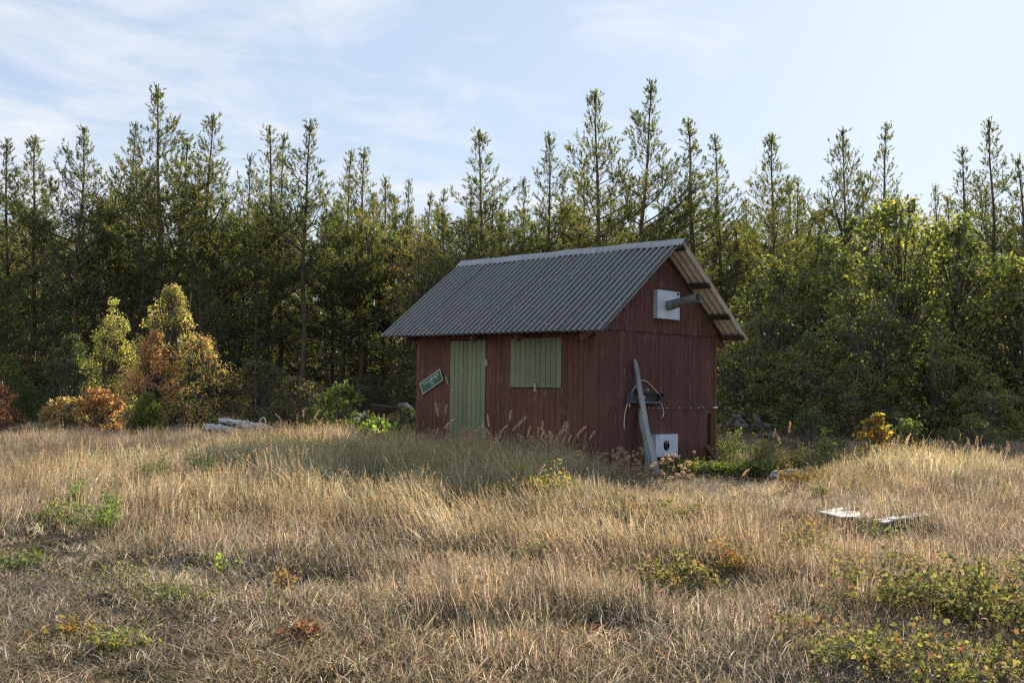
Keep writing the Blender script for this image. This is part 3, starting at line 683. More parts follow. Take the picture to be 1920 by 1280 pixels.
def sticks(A, B, ra, rb_, r=rng):
    """triangular prisms from A to B"""
    n = len(A); d = unit(B-A); s = unit(np.cross(d, np.array([.3, .5, .81]))); t = np.cross(d, s); V = []
    for P, rad in ((A, ra), (B, rb_)):
        rad = np.broadcast_to(np.asarray(rad, float), (n,))[:, None]
        for k in range(3):
            a = 2*math.pi*k/3; V.append(P+(s*math.cos(a)+t*math.sin(a))*rad)
    V = np.stack(V, 1).reshape(-1, 3); i = np.arange(n)*6
    Q = np.concatenate([np.stack([i+k, i+(k+1) % 3, i+3+(k+1) % 3, i+3+k], 1) for k in range(3)])
    return V, Q

PINE = [(.088, .115, .038), (.118, .138, .046), (.060, .088, .038), (.135, .138, .048), (.17, .125, .05)]
PINEW = [.31, .28, .24, .14, .03]
def make_pine(seed, H=11., wid=1.5, low=.40, dens=1.0, sparse_top=1.0, bare=.05, k=.34):
    r = np.random.default_rng(seed)
    K = 14; tz = np.linspace(0, H, K+1); bend = np.stack([.10*np.sin(tz*.5+seed)+.04*np.sin(tz*1.3), .10*np.sin(tz*.43+seed*2), tz], 1); bend -= bend[0]*[1, 1, 0]
    R0 = .045+H*.0065
    tr = MB(); tr.tube(bend, [max(.012, R0*(1-(z/H))**.8+.008) for z in tz], 8)
    cen = lambda z: np.array([np.interp(z, tz, bend[:, 0]), np.interp(z, tz, bend[:, 1]), z])
    bA, bB, bR, bR2 = [], [], [], []; tp, td, ts = [], [], []
    z = H*bare+.5
    tp.append(cen(H-.05)); td.append(np.array([0, 0, 1.])); ts.append(.18)
    for q in range(9): tp.append(cen(H-.07*q-.06)); td.append(unit(np.array([r.normal()*.4, r.normal()*.4, 1]))); ts.append(.14)
    while z < H-.15:
        t = H-z; alive = z > H*low*r.uniform(.85, 1.1)
        n = int(r.integers(4, 7)) if alive else int(r.integers(2, 5))
        ln0 = min(.09+k*.50*t**1.38, wid*(1-.18*max(0, (t-5)/H)))*(1+.16*math.sin(z*2.3+seed))
        a0 = r.uniform(0, 6.28)
        for i in range(n):
            az = a0+6.283*i/n+r.normal()*.25; el = math.radians(np.interp(t, [0, 1.5, 4, 8], [54, 42, 22, 0])+r.normal()*8)
            ln = ln0*r.uniform(.55, 1.15)*(1+.24*math.sin(az*1.0+seed*1.3+z*.6))*(1 if alive else .75)
            if t > 1.2 and r.random() < .12: continue
            if r.random() < .10: ln *= 1.45
            d0 = np.array([math.cos(az)*math.cos(el), math.sin(az)*math.cos(el), math.sin(el)])
            p = cen(z+r.normal()*.06); segs = 4; pts = [p]; d = d0.copy()
            for s in range(segs):
                d = unit(d+np.array([0, 0, .13 if alive else -.05])+r.normal(size=3)*.07); p = p+d*ln/segs; pts.append(p)
            rad = .006+.011*ln if alive else .005+.008*ln
            for s in range(segs): bA.append(pts[s]); bB.append(pts[s+1]); bR.append(rad*(1-s/segs*.75)); bR2.append(rad*(1-(s+1)/segs*.75))
            if not alive and r.random() < .72: 
                for s in range(1, segs):
                    if r.random() < .5:
                        q = pts[s]; e = q+unit(unit(pts[s+1]-pts[s])+r.normal(size=3)*.6)*ln*.25; bA.append(q); bB.append(e); bR.append(.005); bR2.append(.002)
                continue
            # side twigs with shoots
            m_ = max(2, int(ln*7.5*dens*(1 if t > 2.5 else sparse_top)))
            for j in range(m_):
                f = .25+.75*((j+r.random())/m_)**.8; q = np.array([np.interp(f*segs, range(segs+1), [pp[c] for pp in pts]) for c in range(3)])
                ax_ = unit(pts[-1]-pts[0]); sd_ = unit(np.cross(ax_, [0, 0, 1]))*(1 if j % 2 else -1)
                dv = unit(ax_*.75+sd_*.75+np.array([0, 0, .35])+r.normal(size=3)*.22); tl = (.16+.30*ln*(1.05-f))*r.uniform(.6, 1.25)
                e = q+dv*tl; bA.append(q); bB.append(e); bR.append(.005); bR2.append(.003)
                ns = max(1, int(tl/.16))
                for s in range(ns):
                    g = (s+1)/ns; tp.append(q+dv*tl*g+r.normal(size=3)*.045); td.append(unit(dv+r.normal(size=3)*.35+[0, 0, .3])); ts.append(r.uniform(.17, .30)*(.75+.25*min(1, t/2.5)))
            tp.append(pts[-1]); td.append(unit(pts[-1]-pts[-2]+[0, 0, .15])); ts.append(.2)
        z += r.uniform(.32, .60)*(.7+.3*min(1, t/3))
    tp, td, ts = np.array(tp), np.array(td), np.array(ts)
    V, T, c = needles(tp, td, ts, 14, PINE, r, .015, .62, PINEW)
    crown = mesh_np('crown', V, [T], c, (M['needle'],))
    V, Q = sticks(np.array(bA), np.array(bB), np.array(bR), np.array(bR2))
    br = mesh_np('branches', V, [Q], mats=(M['twig'],))
    return H, tr.mesh('trunk', M['pine_bark'], smooth=True), br, crown
def tree_root(parts, name='pine_tree', cat='tree'):
    H, tr, br, cr = parts; root = thing(name, '', cat); link('trunk', tr, root); link('branches', br, root); link('crown', cr, root); return H, root
PV = [make_pine(11, 12.0, 2.3, .34, 1.1, 1., k=.46), make_pine(12, 11.0, 2.6, .30, 1.1, k=.56), make_pine(13, 12.5, 2.0, .42, 1.05, 1., k=.40), make_pine(14, 10.0, 2.7, .25, 1.05, k=.62),
      make_pine(15, 11.5, 2.4, .38, 1.1, 1., k=.50), make_pine(16, 9.0, 2.5, .20, 1.05, k=.72), make_pine(17, 12.0, 1.7, .45, .8, .8, k=.36)]
PR = [tree_root(p) for p in PV]; used = set()
def pine(v, px, d, ztop, label, group=None, name='pine_tree', rz=None, sxy=1.0):
    H, root = PR[v]; p = at(px, d); p[2] = float(gz(p[0], p[1]))-.05; s = (ztop-p[2])/H
    rz = random.random()*6.28 if rz is None else rz; tl = (random.gauss(0, .012), random.gauss(0, .012)); scl = (s*sxy, s*sxy, s)
    if v not in used:
        used.add(v); o = root; o.location = p; o.scale = scl; o.rotation_euler = (*tl, rz); o['label'] = label
        if group: o['group'] = group
        return o
    return dup(root, p, rz, scl, label, group, tl)

# pines whose tops stand against the sky, left to right: (column, top row, distance, variant, width, label)
TOPS = [(6, 262, 39, 0, 1.1, 'pine with its trunk cut by the left edge of the photo'),
 (57, 254, 40, 4, 1.1, 'pine with a sparse pointed top, second from the left edge'),
 (146, 240, 38, 1, 1.1, 'broad dense-topped pine left of the tallest one, above the yellow-green birch'),
 (245, 230, 41, 2, 1.0, 'slim pine close on the left of the tallest pine'),
 (285, 158, 38, 0, 1.05, 'tallest pine of the left half, spire rising far above its neighbours'),
 (330, 262, 43, 5, .9, 'short pine tucked right behind the tallest left one'),
 (392, 209, 39, 4, 1.15, 'tall pine with a club-shaped top, right of the tallest left pine'),
 (452, 295, 42, 3, .9, 'lower rounded pine in the dip before the twin thin tops'),
 (493, 234, 41, 6, 1.2, 'thin pine with a loose scattered top, left of the pair'),
 (532, 252, 44, 6, .9, 'very thin pine top between two taller ones'),
 (567, 226, 38, 0, 1.05, 'tall even conical pine, right of the very thin top'),
 (642, 280, 43, 2, 1.0, 'slender left pine of the twin tops over the wood'),
 (677, 278, 41, 0, .9, 'denser right pine of the twin tops over the wood'),
 (718, 340, 44, 5, .8, 'low pine top just right of the twin tops'),
 (766, 334, 45, 2, .9, 'small slim pine top alone in the low stretch of the tree line'),
 (800, 362, 47, 6, .9, 'small thin pine top left of the pair of tiny tops'),
 (822, 352, 48, 6, .8, 'tiny pine top, lowest in the dip left of the roof'),
 (896, 246, 37, 4, 1.05, 'open pine with level tiers, standing over the left end of the shed roof'),
 (978, 334, 43, 2, .9, 'small pine top between the two pines over the roof'),
 (1028, 250, 38, 0, .95, 'pine with spiky upright shoots, over the middle of the shed roof'),
 (1085, 298, 41, 6, 1.1, 'leaning thin pine left of the two tallest on the right'),
 (1132, 168, 37, 4, 1.1, 'left one of the two tallest pines, over the shed roof'),
 (1203, 154, 38, 0, 1.1, 'right one of the two tallest pines, over the roof ridge end'),
 (1280, 219, 39, 6, 1.15, 'pine with a bare gap below its tufted top, over the gable'),
 (1338, 251, 40, 6, 1.1, 'thinly needled pale pine right of the gable'),
 (1400, 370, 44, 2, .9, 'short pine top filling the gap right of the thin pale pine'),
 (1448, 249, 37, 4, 1.0, 'dark oval-topped pine right of the shed'),
 (1502, 335, 42, 6, 1.0, 'low thin pine top beside the dark oval-topped one'),
 (1578, 243, 38, 1, .8, 'pine with a dense dark tip rising behind the oaks'),
 (1622, 320, 42, 6, .9, 'thin pine half hidden behind the top of the big oak'),
 (1672, 228, 39, 6, 1.0, 'nearly bare pine top sticking up behind the big oak'),
 (1752, 345, 42, 2, .9, 'low pine right behind the big oak'),
 (1806, 275, 39, 6, 1.2, 'thin forked pine right of the big oak'),
 (1866, 216, 38, 2, 1.15, 'tall slim pine near the right edge'),
 (1915, 300, 37, 3, 1.1, 'broad pine cut by the right edge of the photo')]
for px, py, d, v, sx, lab in TOPS: pine(v, px, d, top_z(px, py, d), lab, 'pines whose tops show against the sky', sxy=sx*random.uniform(.85, 1.2))
# the crowded lower storey of the wood
def where(px):
    for lim, t in ((0, 'just outside the left edge of the photo'), (130, 'at the left edge of the photo'), (330, 'behind the young birches'), (520, 'behind the white rubbish heap'), (700, 'between the rubbish heap and the shed'), (870, 'behind the left end of the roof'), (1080, 'behind the middle of the roof'), (1290, 'behind the right end of the roof'), (1460, 'just right of the gable'), (1700, 'behind the big oak'), (1920, 'at the right edge of the photo')):
        if px < lim: return t
    return 'just outside the right edge of the photo'
rw = random.Random(21)
cnt = 0
for row, (d0, d1, npx, ylo, yhi) in enumerate(((33, 36, 17, 385, 520), (37, 41, 22, 360, 440), (43, 48, 26, 345, 430), (51, 57, 28, 350, 420), (60, 68, 26, 355, 410))):
    for i in range(npx):
        px = -420+(2760)*(i+rw.uniform(.1, .9))/npx; d = rw.uniform(d0, d1); py = rw.uniform(ylo, yhi)
        if row == 0 and 760 < px < 1350: py = rw.uniform(400, 460)
        if row == 0 and (px > 1400 or 440 < px < 790): continue
        if row in (1, 2) and px > 1520: continue
        if row == 3 and px > 1500: py += 30
        if row == 3 and px > 1900: py += 60
        if row == 1 and 600 < px < 900: py = max(py, 405)
        v = rw.choice((1, 3, 5, 1, 3, 0) if row < 3 else (1, 3, 0, 5))
        lab = ['short front pine of the wood edge', 'crowded pine of the second row', 'crowded pine of the middle rows', 'crowded pine deeper in the wood', 'crowded pine deepest in the wood'][row]+', '+where(px)
        pine(v, px, d, top_z(px, py, d), lab, ['shorter front pines at the edge of the wood', 'crowded pines filling the wood'][row > 0], sxy=rw.uniform(.9, 1.2)); cnt += 1
for v in range(len(PR)):
    if v not in used:
        H, root = PR[v]
        for ch in list(root.children): bpy.data.objects.remove(ch)
        bpy.data.objects.remove(root)

# far depth of the wood: one mass of needles and stems nobody could count
r = np.random.default_rng(99); n = 60000
px = r.uniform(-900, 2800, n); dd_ = r.uniform(66, 84, n); zz_ = r.beta(.75, 1.9, n)*10.5
F2 = np.array([math.cos(YAW), math.sin(YAW)]); R2_ = np.array([math.sin(YAW), -math.cos(YAW)])
xy = CAM[:2]+dd_[:, None]*(F2+R2_*((px-960)/F)[:, None]); P = np.column_stack([xy, zz_])
V, T, c = needles(P, unit(r.normal(size=(n, 3))), r.uniform(.5, 1.1, n), 4, PINE, r, .13, 1.0, PINEW)
tag(link('far_wood', mesh_np('far_wood', V, [T], c, (M['needle'],))), 'dark depth of the pine wood behind all the single trees', 'wood', kind='stuff')

# broadleaf trees and bushes: leaf clumps on limbs
def make_broad(seed, H, RX, nclump, per, lsize, colors, weights, shape='oak', stems=1, cr=.34, mat='leaf'):
    r = np.random.default_rng(seed); P = []; tries = 0
    while len(P) < nclump and tries < nclump*60:
        tries += 1; z = r.uniform(.06, 1); a = r.uniform(0, 6.283)
        if shape == 'oak': R = RX*(math.sin(math.pi*min(1, (z*.84+.16)))**.6)*(1+.28*math.sin(a*3+seed+z*3)+.22*math.sin(a*5+z*9))
        elif shape == 'cone': R = RX*1.12*(1-z)**.8*(1+.30*math.sin(a*3+z*9+seed))+.05
        else: R = RX*math.sqrt(max(0, 1-(z*1.0)**2.2))*(1+.25*math.sin(a*4+seed))
        q = math.sqrt(r.uniform(.30, 1)); P.append((R*q*math.cos(a), R*q*math.sin(a), z*H*(.97 if q < .6 else .97-.1*q)))
    P = np.array(P); bA, bB, ra, rb2 = [], [], [], []
    tr = MB(); stemsP = []
    for s in range(stems):
        a = 6.283*s/stems+r.uniform(0, 1); sp = 0 if stems == 1 else RX*.35
        pts = [np.array([math.cos(a)*.05*(stems > 1), math.sin(a)*.05*(stems > 1), -.05])]
        for k in range(1, 7): pts.append(np.array([math.cos(a)*sp*k/6+.05*math.sin(k*1.7+seed), math.sin(a)*sp*k/6+.05*math.cos(k*2.1+seed), H*.86*k/6]))
        R0 = (.015+.016*H)*(1 if stems == 1 else .6); tr.tube(pts, [R0*(1-k/6.6)+.004 for k in range(7)], 7); stemsP.append(np.array(pts))
    for p in P:
        S = stemsP[r.integers(stems)]; zb = max(.05*H, p[2]*r.uniform(.35, .8)); q = np.array([np.interp(zb, S[:, 2], S[:, c]) for c in range(3)])
        mid = (q+p)/2+np.array([0, 0, .10*np.linalg.norm(p-q)])+r.normal(size=3)*.05
        rad = .006+.010*np.linalg.norm(p-q)
        bA += [q, mid]; bB += [mid, p]; ra += [rad, rad*.6]; rb2 += [rad*.6, .004]
        for _ in range(4):
            e = p+r.normal(size=3)*cr*.55; bA.append(mid*.3+p*.7); bB.append(e); ra.append(.005); rb2.append(.0025)
    LP = np.repeat(P, per, 0); rad = np.repeat(r.uniform(.65, 1.25, len(P)), per)[:, None]
    D = unit(r.normal(size=LP.shape))*(r.uniform(.15, 1, (len(LP), 1))**.6)*[1, 1, .75]
    rad = rad*(1.2-.55*np.repeat(P[:, 2], per)/H)[:, None] if shape == 'cone' else rad; LP = LP+D*cr*rad; LP[:, 2] = np.maximum(LP[:, 2], .03)
    c_by = np.repeat(1+r.normal(0, .13, len(P)), per)
    V, T, c = leaves(LP, np.full(len(LP), lsize), colors, r, weights)
    c *= np.repeat(c_by, 4)[:, None]
    crown = mesh_np('crown', V, [T], np.clip(c, .004, 1), (M[mat],))
    V, Q = sticks(np.array(bA), np.array(bB), np.array(ra), np.array(rb2))
    return H, tr.mesh('trunk', M['bark'], smooth=True), mesh_np('branches', V, [Q], mats=(M['bark'],)), crown
OAK = [(.165, .195, .048), (.115, .145, .038), (.240, .255, .07), (.060, .080, .028), (.28, .24, .08)]; OAKW = [.3, .27, .2, .18, .05]
OV = [tree_root(make_broad(31, 6.4, 2.2, 165, 44, .125, OAK, OAKW, 'oak', 1, .33), 'oak_tree'), tree_root(make_broad(32, 5.2, 1.8, 125, 44, .12, OAK, OAKW, 'oak', 2, .31), 'oak_tree'), tree_root(make_broad(33, 3.6, 1.5, 95, 56, .09, OAK, OAKW, 'oak', 3, .28), 'oak_tree')]
fresh = [True]*3
def place(lst, i, fr, px, d, hgt, label, group=None, rz=None, sxy=1.0, z0=None):
    H, root = lst[i]; p = at(px, d); p[2] = (float(gz(p[0], p[1]))-.04) if z0 is None else z0; s = hgt/H; rz = random.random()*6.28 if rz is None else rz
    if fr[i]:
        fr[i] = False; root.location = p; root.scale = (s*sxy, s*sxy, s); root.rotation_euler = (0, 0, rz); root['label'] = label
        if group: root['group'] = group
        return root
    return dup(root, p, rz, (s*sxy, s*sxy, s), label, group)
G1 = 'oaks and leafy trees right of the shed'
for i, px, py, d, sx, lab in ((0, 1690, 318, 28, 1.0, 'biggest oak, with its crown reaching the skyline at the right'), (0, 1545, 405, 30, .95, 'oak close on the left of the biggest oak'),
     (1, 1805, 385, 27, 1.1, 'lit oak with bright leaf edges, right below the biggest oak'), (1, 1452, 470, 29, 1.05, 'dark leafy tree right of the shed gable'),
     (1, 1640, 480, 25.5, 1.15, 'broad low oak in front of the biggest oak'), (2, 1395, 590, 27, 1.15, 'low leafy tree just behind the right corner of the shed'),
     (1, 1900, 470, 26, 1.1, 'green leafy tree cut by the right edge of the photo'), (2, 1760, 590, 24.5, 1.2, 'low spreading oak bush in front of the lit oak'),
     (2, 1520, 610, 25, 1.25, 'low dark oak bush between the shed and the broad oak'), (1, 2030, 420, 27, 1.1, 'leafy tree just beyond the right edge'),
     (2, 1600, 660, 23.5, 1.2, 'lowest oak bush, dark, above the yellow sapling'), (2, 1850, 690, 23, 1.2, 'low dark bush near the right edge above the plumed grass')):
    place(OV, i, fresh, px, d, top_z(px, py, d), lab, None, None, sx)
# small yellow birch inside the wood, above the left end of the roof
BY = [(.20, .16, .035), (.26, .15, .03), (.13, .13, .03), (.09, .11, .03)]
H, root = tree_root(make_broad(41, 7.5, 1.5, 120, 50, .075, BY, [.3, .25, .25, .2], 'oak', 1, .35), 'birch_tree'); place([(H, root)], 0, [True], 785, 36, top_z(785, 392, 36), 'birch with yellow autumn leaves among the pines, left above the roof', None)
BG = [(.27, .32, .08), (.36, .38, .11), (.17, .21, .06), (.38, .34, .14), (.40, .27, .18)]
BP = [(.56, .29, .19), (.46, .24, .14), (.40, .31, .12), (.26, .24, .09), (.60, .38, .26)]
def uniq(seed, H, RX, nc, per, ls, colr, wt, shape, stems, cr, px, d, name, lab, cat, hz=None, mat='leaf'):
    Hh, root = tree_root(make_broad(seed, H, RX, nc, per, ls, colr, wt, shape, stems, cr, mat), name, cat); p = at(px, d); root.location = (p[0], p[1], float(gz(p[0], p[1]))-.04); root['label'] = lab; root.rotation_euler = (0, 0, seed); return root
uniq(51, 4.05, 1.35, 185, 56, .052, BG+BP[:1], [.25, .25, .14, .12, .09, .15], 'cone', 3, .24, 322, 26.0, 'young_birch', 'tallest young birch left of the shed, yellow-green top with browning leaves', 'tree')
uniq(52, 2.75, 1.05, 120, 56, .05, BP, [.32, .25, .15, .13, .15], 'cone', 3, .22, 290, 25.2, 'young_birch', 'young birch with salmon-pink dry leaves, lower front left of the tallest birch', 'tree')
uniq(57, 2.7, 1.35, 120, 56, .05, BP[:2]+BG[:4], [.22, .12, .22, .20, .14, .10], 'cone', 4, .24, 372, 25.6, 'young_birch', 'wide low young birch, green and orange, right of the tallest birch', 'tree')
uniq(53, 3.4, 1.05, 130, 56, .05, BG, [.32, .28, .25, .1, .05], 'cone', 3, .24, 212, 26.5, 'young_birch', 'young birch with yellow-green top, second from the left among the birches', 'tree')
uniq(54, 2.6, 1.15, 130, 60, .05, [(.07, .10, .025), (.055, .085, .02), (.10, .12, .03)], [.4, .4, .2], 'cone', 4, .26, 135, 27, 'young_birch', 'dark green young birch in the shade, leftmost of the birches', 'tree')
uniq(55, 1.15, .62, 46, 60, .075, [(.32, .14, .08), (.42, .23, .10), (.30, .25, .08), (.18, .08, .05), (.50, .34, .16)], [.28, .22, .2, .15, .15], 'bush', 5, .16, 192, 22.5, 'red_shrub', 'dense round shrub with dark red and yellow leaves, left of the small juniper', 'shrub')
uniq(56, .95, .66, 34, 50, .06, [(.52, .36, .16), (.46, .28, .12), (.36, .28, .12)], [.4, .3, .3], 'bush', 5, .15, 130, 22.2, 'yellow_shrub', 'low spreading shrub with orange-yellow leaves at the left of the red shrub', 'shrub')
uniq(58, 1.25, .55, 46, 60, .07, [(.15, .065, .045), (.18, .085, .05), (.10, .055, .035)], [.4, .35, .25], 'bush', 4, .17, -8, 22.0, 'red_shrub', 'brown-red shrub cut by the left edge of the photo', 'shrub')
uniq(59, 1.3, .65, 56, 56, .08, [(.12, .18, .035), (.16, .22, .05), (.08, .12, .03), (.24, .25, .06)], [.4, .25, .25, .1], 'bush', 5, .18, 640, 21.8, 'green_shrub', 'rounded green shrub with drooping leaves at the wood edge, left of the lumber pile', 'shrub')
uniq(60, 1.5, .95, 60, 60, .06, [(.10, .085, .03), (.12, .11, .035), (.07, .08, .025), (.20, .12, .05)], [.3, .3, .3, .1], 'bush', 5, .22, 560, 24.0, 'brown_shrub', 'brownish shrub left of the rounded green shrub', 'shrub')
uniq(61, 1.9, 1.0, 70, 60, .06, [(.085, .08, .03), (.11, .10, .035), (.06, .07, .022), (.22, .12, .05)], [.3, .3, .3, .1], 'bush', 5, .24, 485, 25.5, 'brown_shrub', 'taller brown-green shrub behind the white rubbish heap', 'shrub')
uniq(62, .76, .55, 44, 26, .082, [(.20, .34, .03), (.26, .40, .045), (.15, .26, .03), (.34, .36, .06)], [.4, .3, .2, .1], 'bush', 6, .12, 726, 17.8, 'lilac_shoots', 'low bright lime-green leafy bush at the left foot of the shed', 'bush')
uniq(63, .95, .45, 44, 40, .05, [(.07, .11, .03), (.09, .13, .035), (.13, .15, .05)], [.4, .4, .2], 'bush', 5, .12, 765, 18.6, 'green_bush', 'fine-leaved green bush against the left corner of the shed', 'bush')
uniq(64, 1.0, .34, 30, 28, .085, [(.40, .26, .04), (.46, .20, .06), (.24, .26, .05), (.50, .34, .07)], [.35, .2, .25, .2], 'cone', 3, .14, 1640, 16.2, 'yellow_sapling', 'sapling with yellow and orange leaves, standing right of the shed', 'sapling')
uniq(65, .92, .45, 34, 40, .05, [(.13, .17, .045), (.17, .20, .055), (.10, .13, .035)], [.4, .3, .3], 'bush', 5, .13, 1700, 16.6, 'green_bush', 'light green bush right behind the yellow sapling', 'bush')
uniq(66, .85, .14, 14, 22, .05, [(.22, .30, .05), (.28, .34, .07)], [.5, .5], 'cone', 1, .09, 1553, 16.0, 'sapling', 'single thin light green sprig between the shed and the yellow sapling', 'sapling')
uniq(67, .95, .55, 44, 50, .045, [(.09, .13, .035), (.12, .15, .045), (.06, .09, .025)], [.4, .3, .3], 'bush', 5, .15, 1515, 19.2, 'green_bush', 'feathery green bush right of the rubble heap', 'bush')
uniq(68, .95, .6, 30, 40, .045, [(.12, .15, .04), (.09, .12, .035)], [.5, .5], 'bush', 5, .14, 1830, 19.0, 'green_bush', 'feathery green bush behind the plumed grass near the right edge', 'bush')
# dark undergrowth along the foot of the wood
UG = tree_root(make_broad(71, 2.2, 1.5, 80, 56, .085, [(.045, .065, .02), (.065, .08, .025), (.08, .07, .03), (.035, .045, .018)], [.3, .3, .2, .2], 'bush', 5, .30), 'undergrowth_bush', 'bush')
fr = [True]; ru = random.Random(8)
for i in range(40):
    px = -350+2600*(i+ru.random())/40; d = ru.uniform(29, 40)
    place([UG], 0, fr, px, d, ru.uniform(1.3, 2.6), 'dark bush under the wood, '+where(px), 'dark undergrowth bushes at the foot of the wood', None, ru.uniform(.8, 1.2))
# juniper
def make_juniper(seed, H, RX, n):
    r = np.random.default_rng(seed); z = r.beta(1.1, 1.5, n); a = r.uniform(0, 6.283, n); R = RX*(1-z)**.6*(1+.3*np.sin(a*4+z*7))*np.sqrt(r.uniform(.2, 1, n))
    P = np.stack([R*np.cos(a), R*np.sin(a), z*H*.93+.02], 1); D = unit(np.stack([np.cos(a)*.4, np.sin(a)*.4, np.ones(n)], 1)+r.normal(size=(n, 3))*.2)
    V, T, c = needles(P, D, r.uniform(.09, .17, n), 10, [(.11, .15, .035), (.08, .12, .03), (.16, .18, .05)], r, .008, .5)
    cr = mesh_np('crown', V, [T], c, (M['needle'],)); A = np.zeros((60, 3)); B = P[r.choice(n, 60)]; V, Q = sticks(A+[0, 0, .02], B, .008, .003)
    tr = MB(); tr.tube([(0, 0, -.05), (.01, 0, H*.5), (0, 0, H*.85)], [.025, .018, .006], 6)
    return H, tr.mesh('trunk', M['bark']), mesh_np('branches', V, [Q], mats=(M['bark'],)), cr
for sd_, H, RX, px, d, lab in ((81, .95, .36, 278, 21.5, 'small bright green juniper between the red shrub and the birches'), (82, 1.9, .8, 15, 27.0, 'dark green juniper in the shade near the left edge')):
    _, root = tree_root(make_juniper(sd_, H, RX, 700 if H < 1 else 1600), 'juniper', 'shrub'); p = at(px, d); root.location = (p[0], p[1], float(gz(p[0], p[1]))); root['label'] = lab

# ------------------------------------------------------------------ plants standing in the field
def ground_at(px, py, h=0.0):
    """field point whose level h above the soil shows at (px,py)"""
    hy = 722.6+math.tan(ROL)*(px-960); z = h
    for _ in range(12):
        d = (CAM[2]-z)*F/(py-hy); p = at(px, d); z = h+float(gz(p[0], p[1]))
    return np.array([p[0], p[1], z-h])
def make_patch(seed, H, RX, nst, nlf, ls, colors, weights=None, droopy=.5):
    """low arching stems with leaves in threes"""
    r = np.random.default_rng(seed); A, B, LPs = [], [], []
    for s in range(nst):
        a = r.uniform(0, 6.283); R = RX*math.sqrt(r.uniform(.02, 1)); h = H*r.uniform(.5, 1.05); p0 = np.array([math.cos(a)*R*.35, math.sin(a)*R*.35, 0]); tip = np.array([math.cos(a)*R, math.sin(a)*R, h*r.uniform(.6, 1)])
        ctl = (p0+tip)/2+[0, 0, h*.6]; prev = p0
        for k in range(1, 7):
            t = k/6; q = p0*(1-t)**2+2*ctl*t*(1-t)+tip*t*t; A.append(prev); B.append(q); 
            if k > 1:
                for _ in range(nlf): LPs.append(prev+(q-prev)*r.random()+r.normal(size=3)*.03)
            prev = q
    V, T, c = leaves(np.array(LPs), np.full(len(LPs), ls), colors, r, weights, droopy, .7)
    V2, Q = sticks(np.array(A), np.array(B), .0022, .0016)
    return mesh_np('stems', V2, [Q], mats=(M['twig'],)), mesh_np('leaves', V, [T], c, (M['weed'],))
BR = [(.13, .145, .045), (.25, .25, .08), (.06, .075, .028), (.30, .22, .10), (.26, .12, .07)]; BRW = [.30, .34, .20, .12, .04]
YL = [(.40, .34, .07), (.30, .34, .07), (.45, .26, .10), (.20, .24, .06)]
def patch(seed, px, py, H, RX, nst, nlf, ls, colors, weights, name, lab, cat='plant'):
    p = ground_at(px, py); root = thing(name, lab, cat, tuple(p)); s, l = make_patch(seed, H, RX, nst, nlf, ls, colors, weights); link('stems', s, root); link('leaves', l, root); return root
B_ = 'bramble_plant'
patch(101, 1268, 1128, .27, .33, 60, 6, .030, BR, [.2, .2, .2, .25, .15], B_, 'small bramble with orange-edged leaves, alone in the grass below the leaning post')
patch(102, 1660, 1160, .34, .48, 44, 6, .028, BR, BRW, B_, 'yellow-green bramble with upright shoots, left of the big one at the right edge')
patch(103, 1845, 1175, .42, .68, 120, 6, .029, BR, BRW, B_, 'big dense bramble mound at the right edge of the photo')
patch(104, 1590, 1245, .20, .40, 34, 6, .026, BR, BRW, B_, 'low green bramble patch, lowest left of the right-hand brambles')
patch(105, 1750, 1272, .22, .52, 48, 6, .028, BR, BRW, B_, 'low bramble patch at the bottom right, under the big mound')
patch(106, 1895, 1262, .22, .36, 22, 5, .029, BR, [.2, .15, .2, .3, .15], B_, 'reddish bramble patch in the bottom right corner')
patch(107, 1495, 1200, .17, .22, 20, 5, .032, BR, [.15, .1, .2, .25, .3], B_, 'small dark bramble with a red leaf, left of the right-hand brambles')
patch(108, 1240, 990, .26, .45, 36, 5, .034, BR, [.3, .25, .2, .15, .1], B_, 'loose bramble patch with yellow and pink leaves below the foot of the post')
patch(109, 1390, 1075, .14, .22, 14, 5, .03, YL, None, B_, 'sparse yellow bramble sprig in the open grass right of the centre')
patch(110, 1160, 990, .24, .30, 16, 5, .03, BR, [.2, .2, .1, .3, .2], B_, 'thin bramble sprigs with orange leaves in front of the near corner of the shed')
patch(111, 1020, 950, .46, .40, 34, 6, .032, YL, None, 'yellow_weed', 'yellow-leaved weed cluster in front of the near corner of the shed')
patch(112, 925, 962, .40, .20, 16, 6, .03, YL, None, 'yellow_weed', 'small yellow-green weed at the end of the shadow before the shed')
patch(113, 1290, 892, .17, .55, 60, 7, .040, [(.10, .15, .03), (.14, .19, .04), (.07, .10, .025), (.30, .30, .06)], [.35, .3, .25, .1], 'raspberry_plant', 'green leafy raspberry thicket right of the post foot under the white holed box')
patch(114, 1375, 890, .22, .62, 66, 7, .040, [(.09, .13, .03), (.12, .16, .035), (.06, .09, .025), (.30, .26, .06)], [.35, .3, .27, .08], 'raspberry_plant', 'green leafy raspberry thicket at the right corner of the shed')
patch(115, 1450, 892, .24, .6, 50, 6, .038, [(.09, .13, .03), (.13, .16, .04), (.25, .22, .06)], [.4, .4, .2], 'raspberry_plant', 'darker leafy growth left of the pale concrete lumps')
patch(116, 1515, 915, .28, .5, 36, 6, .034, [(.30, .20, .06), (.16, .17, .05), (.36, .15, .07)], None, B_, 'bramble with orange leaves in front of the pale concrete lumps')
patch(117, 1760, 895, .40, .45, 34, 5, .032, [(.14, .18, .045), (.18, .21, .06)], None, B_, 'pale green low plant among the plumed grass on the right')
patch(118, 375, 930, .60, .20, 26, 9, .022, [(.07, .11, .045), (.09, .13, .055)], None, 'dark_weed', 'upright dark green weed in the left end of the shadow strip')
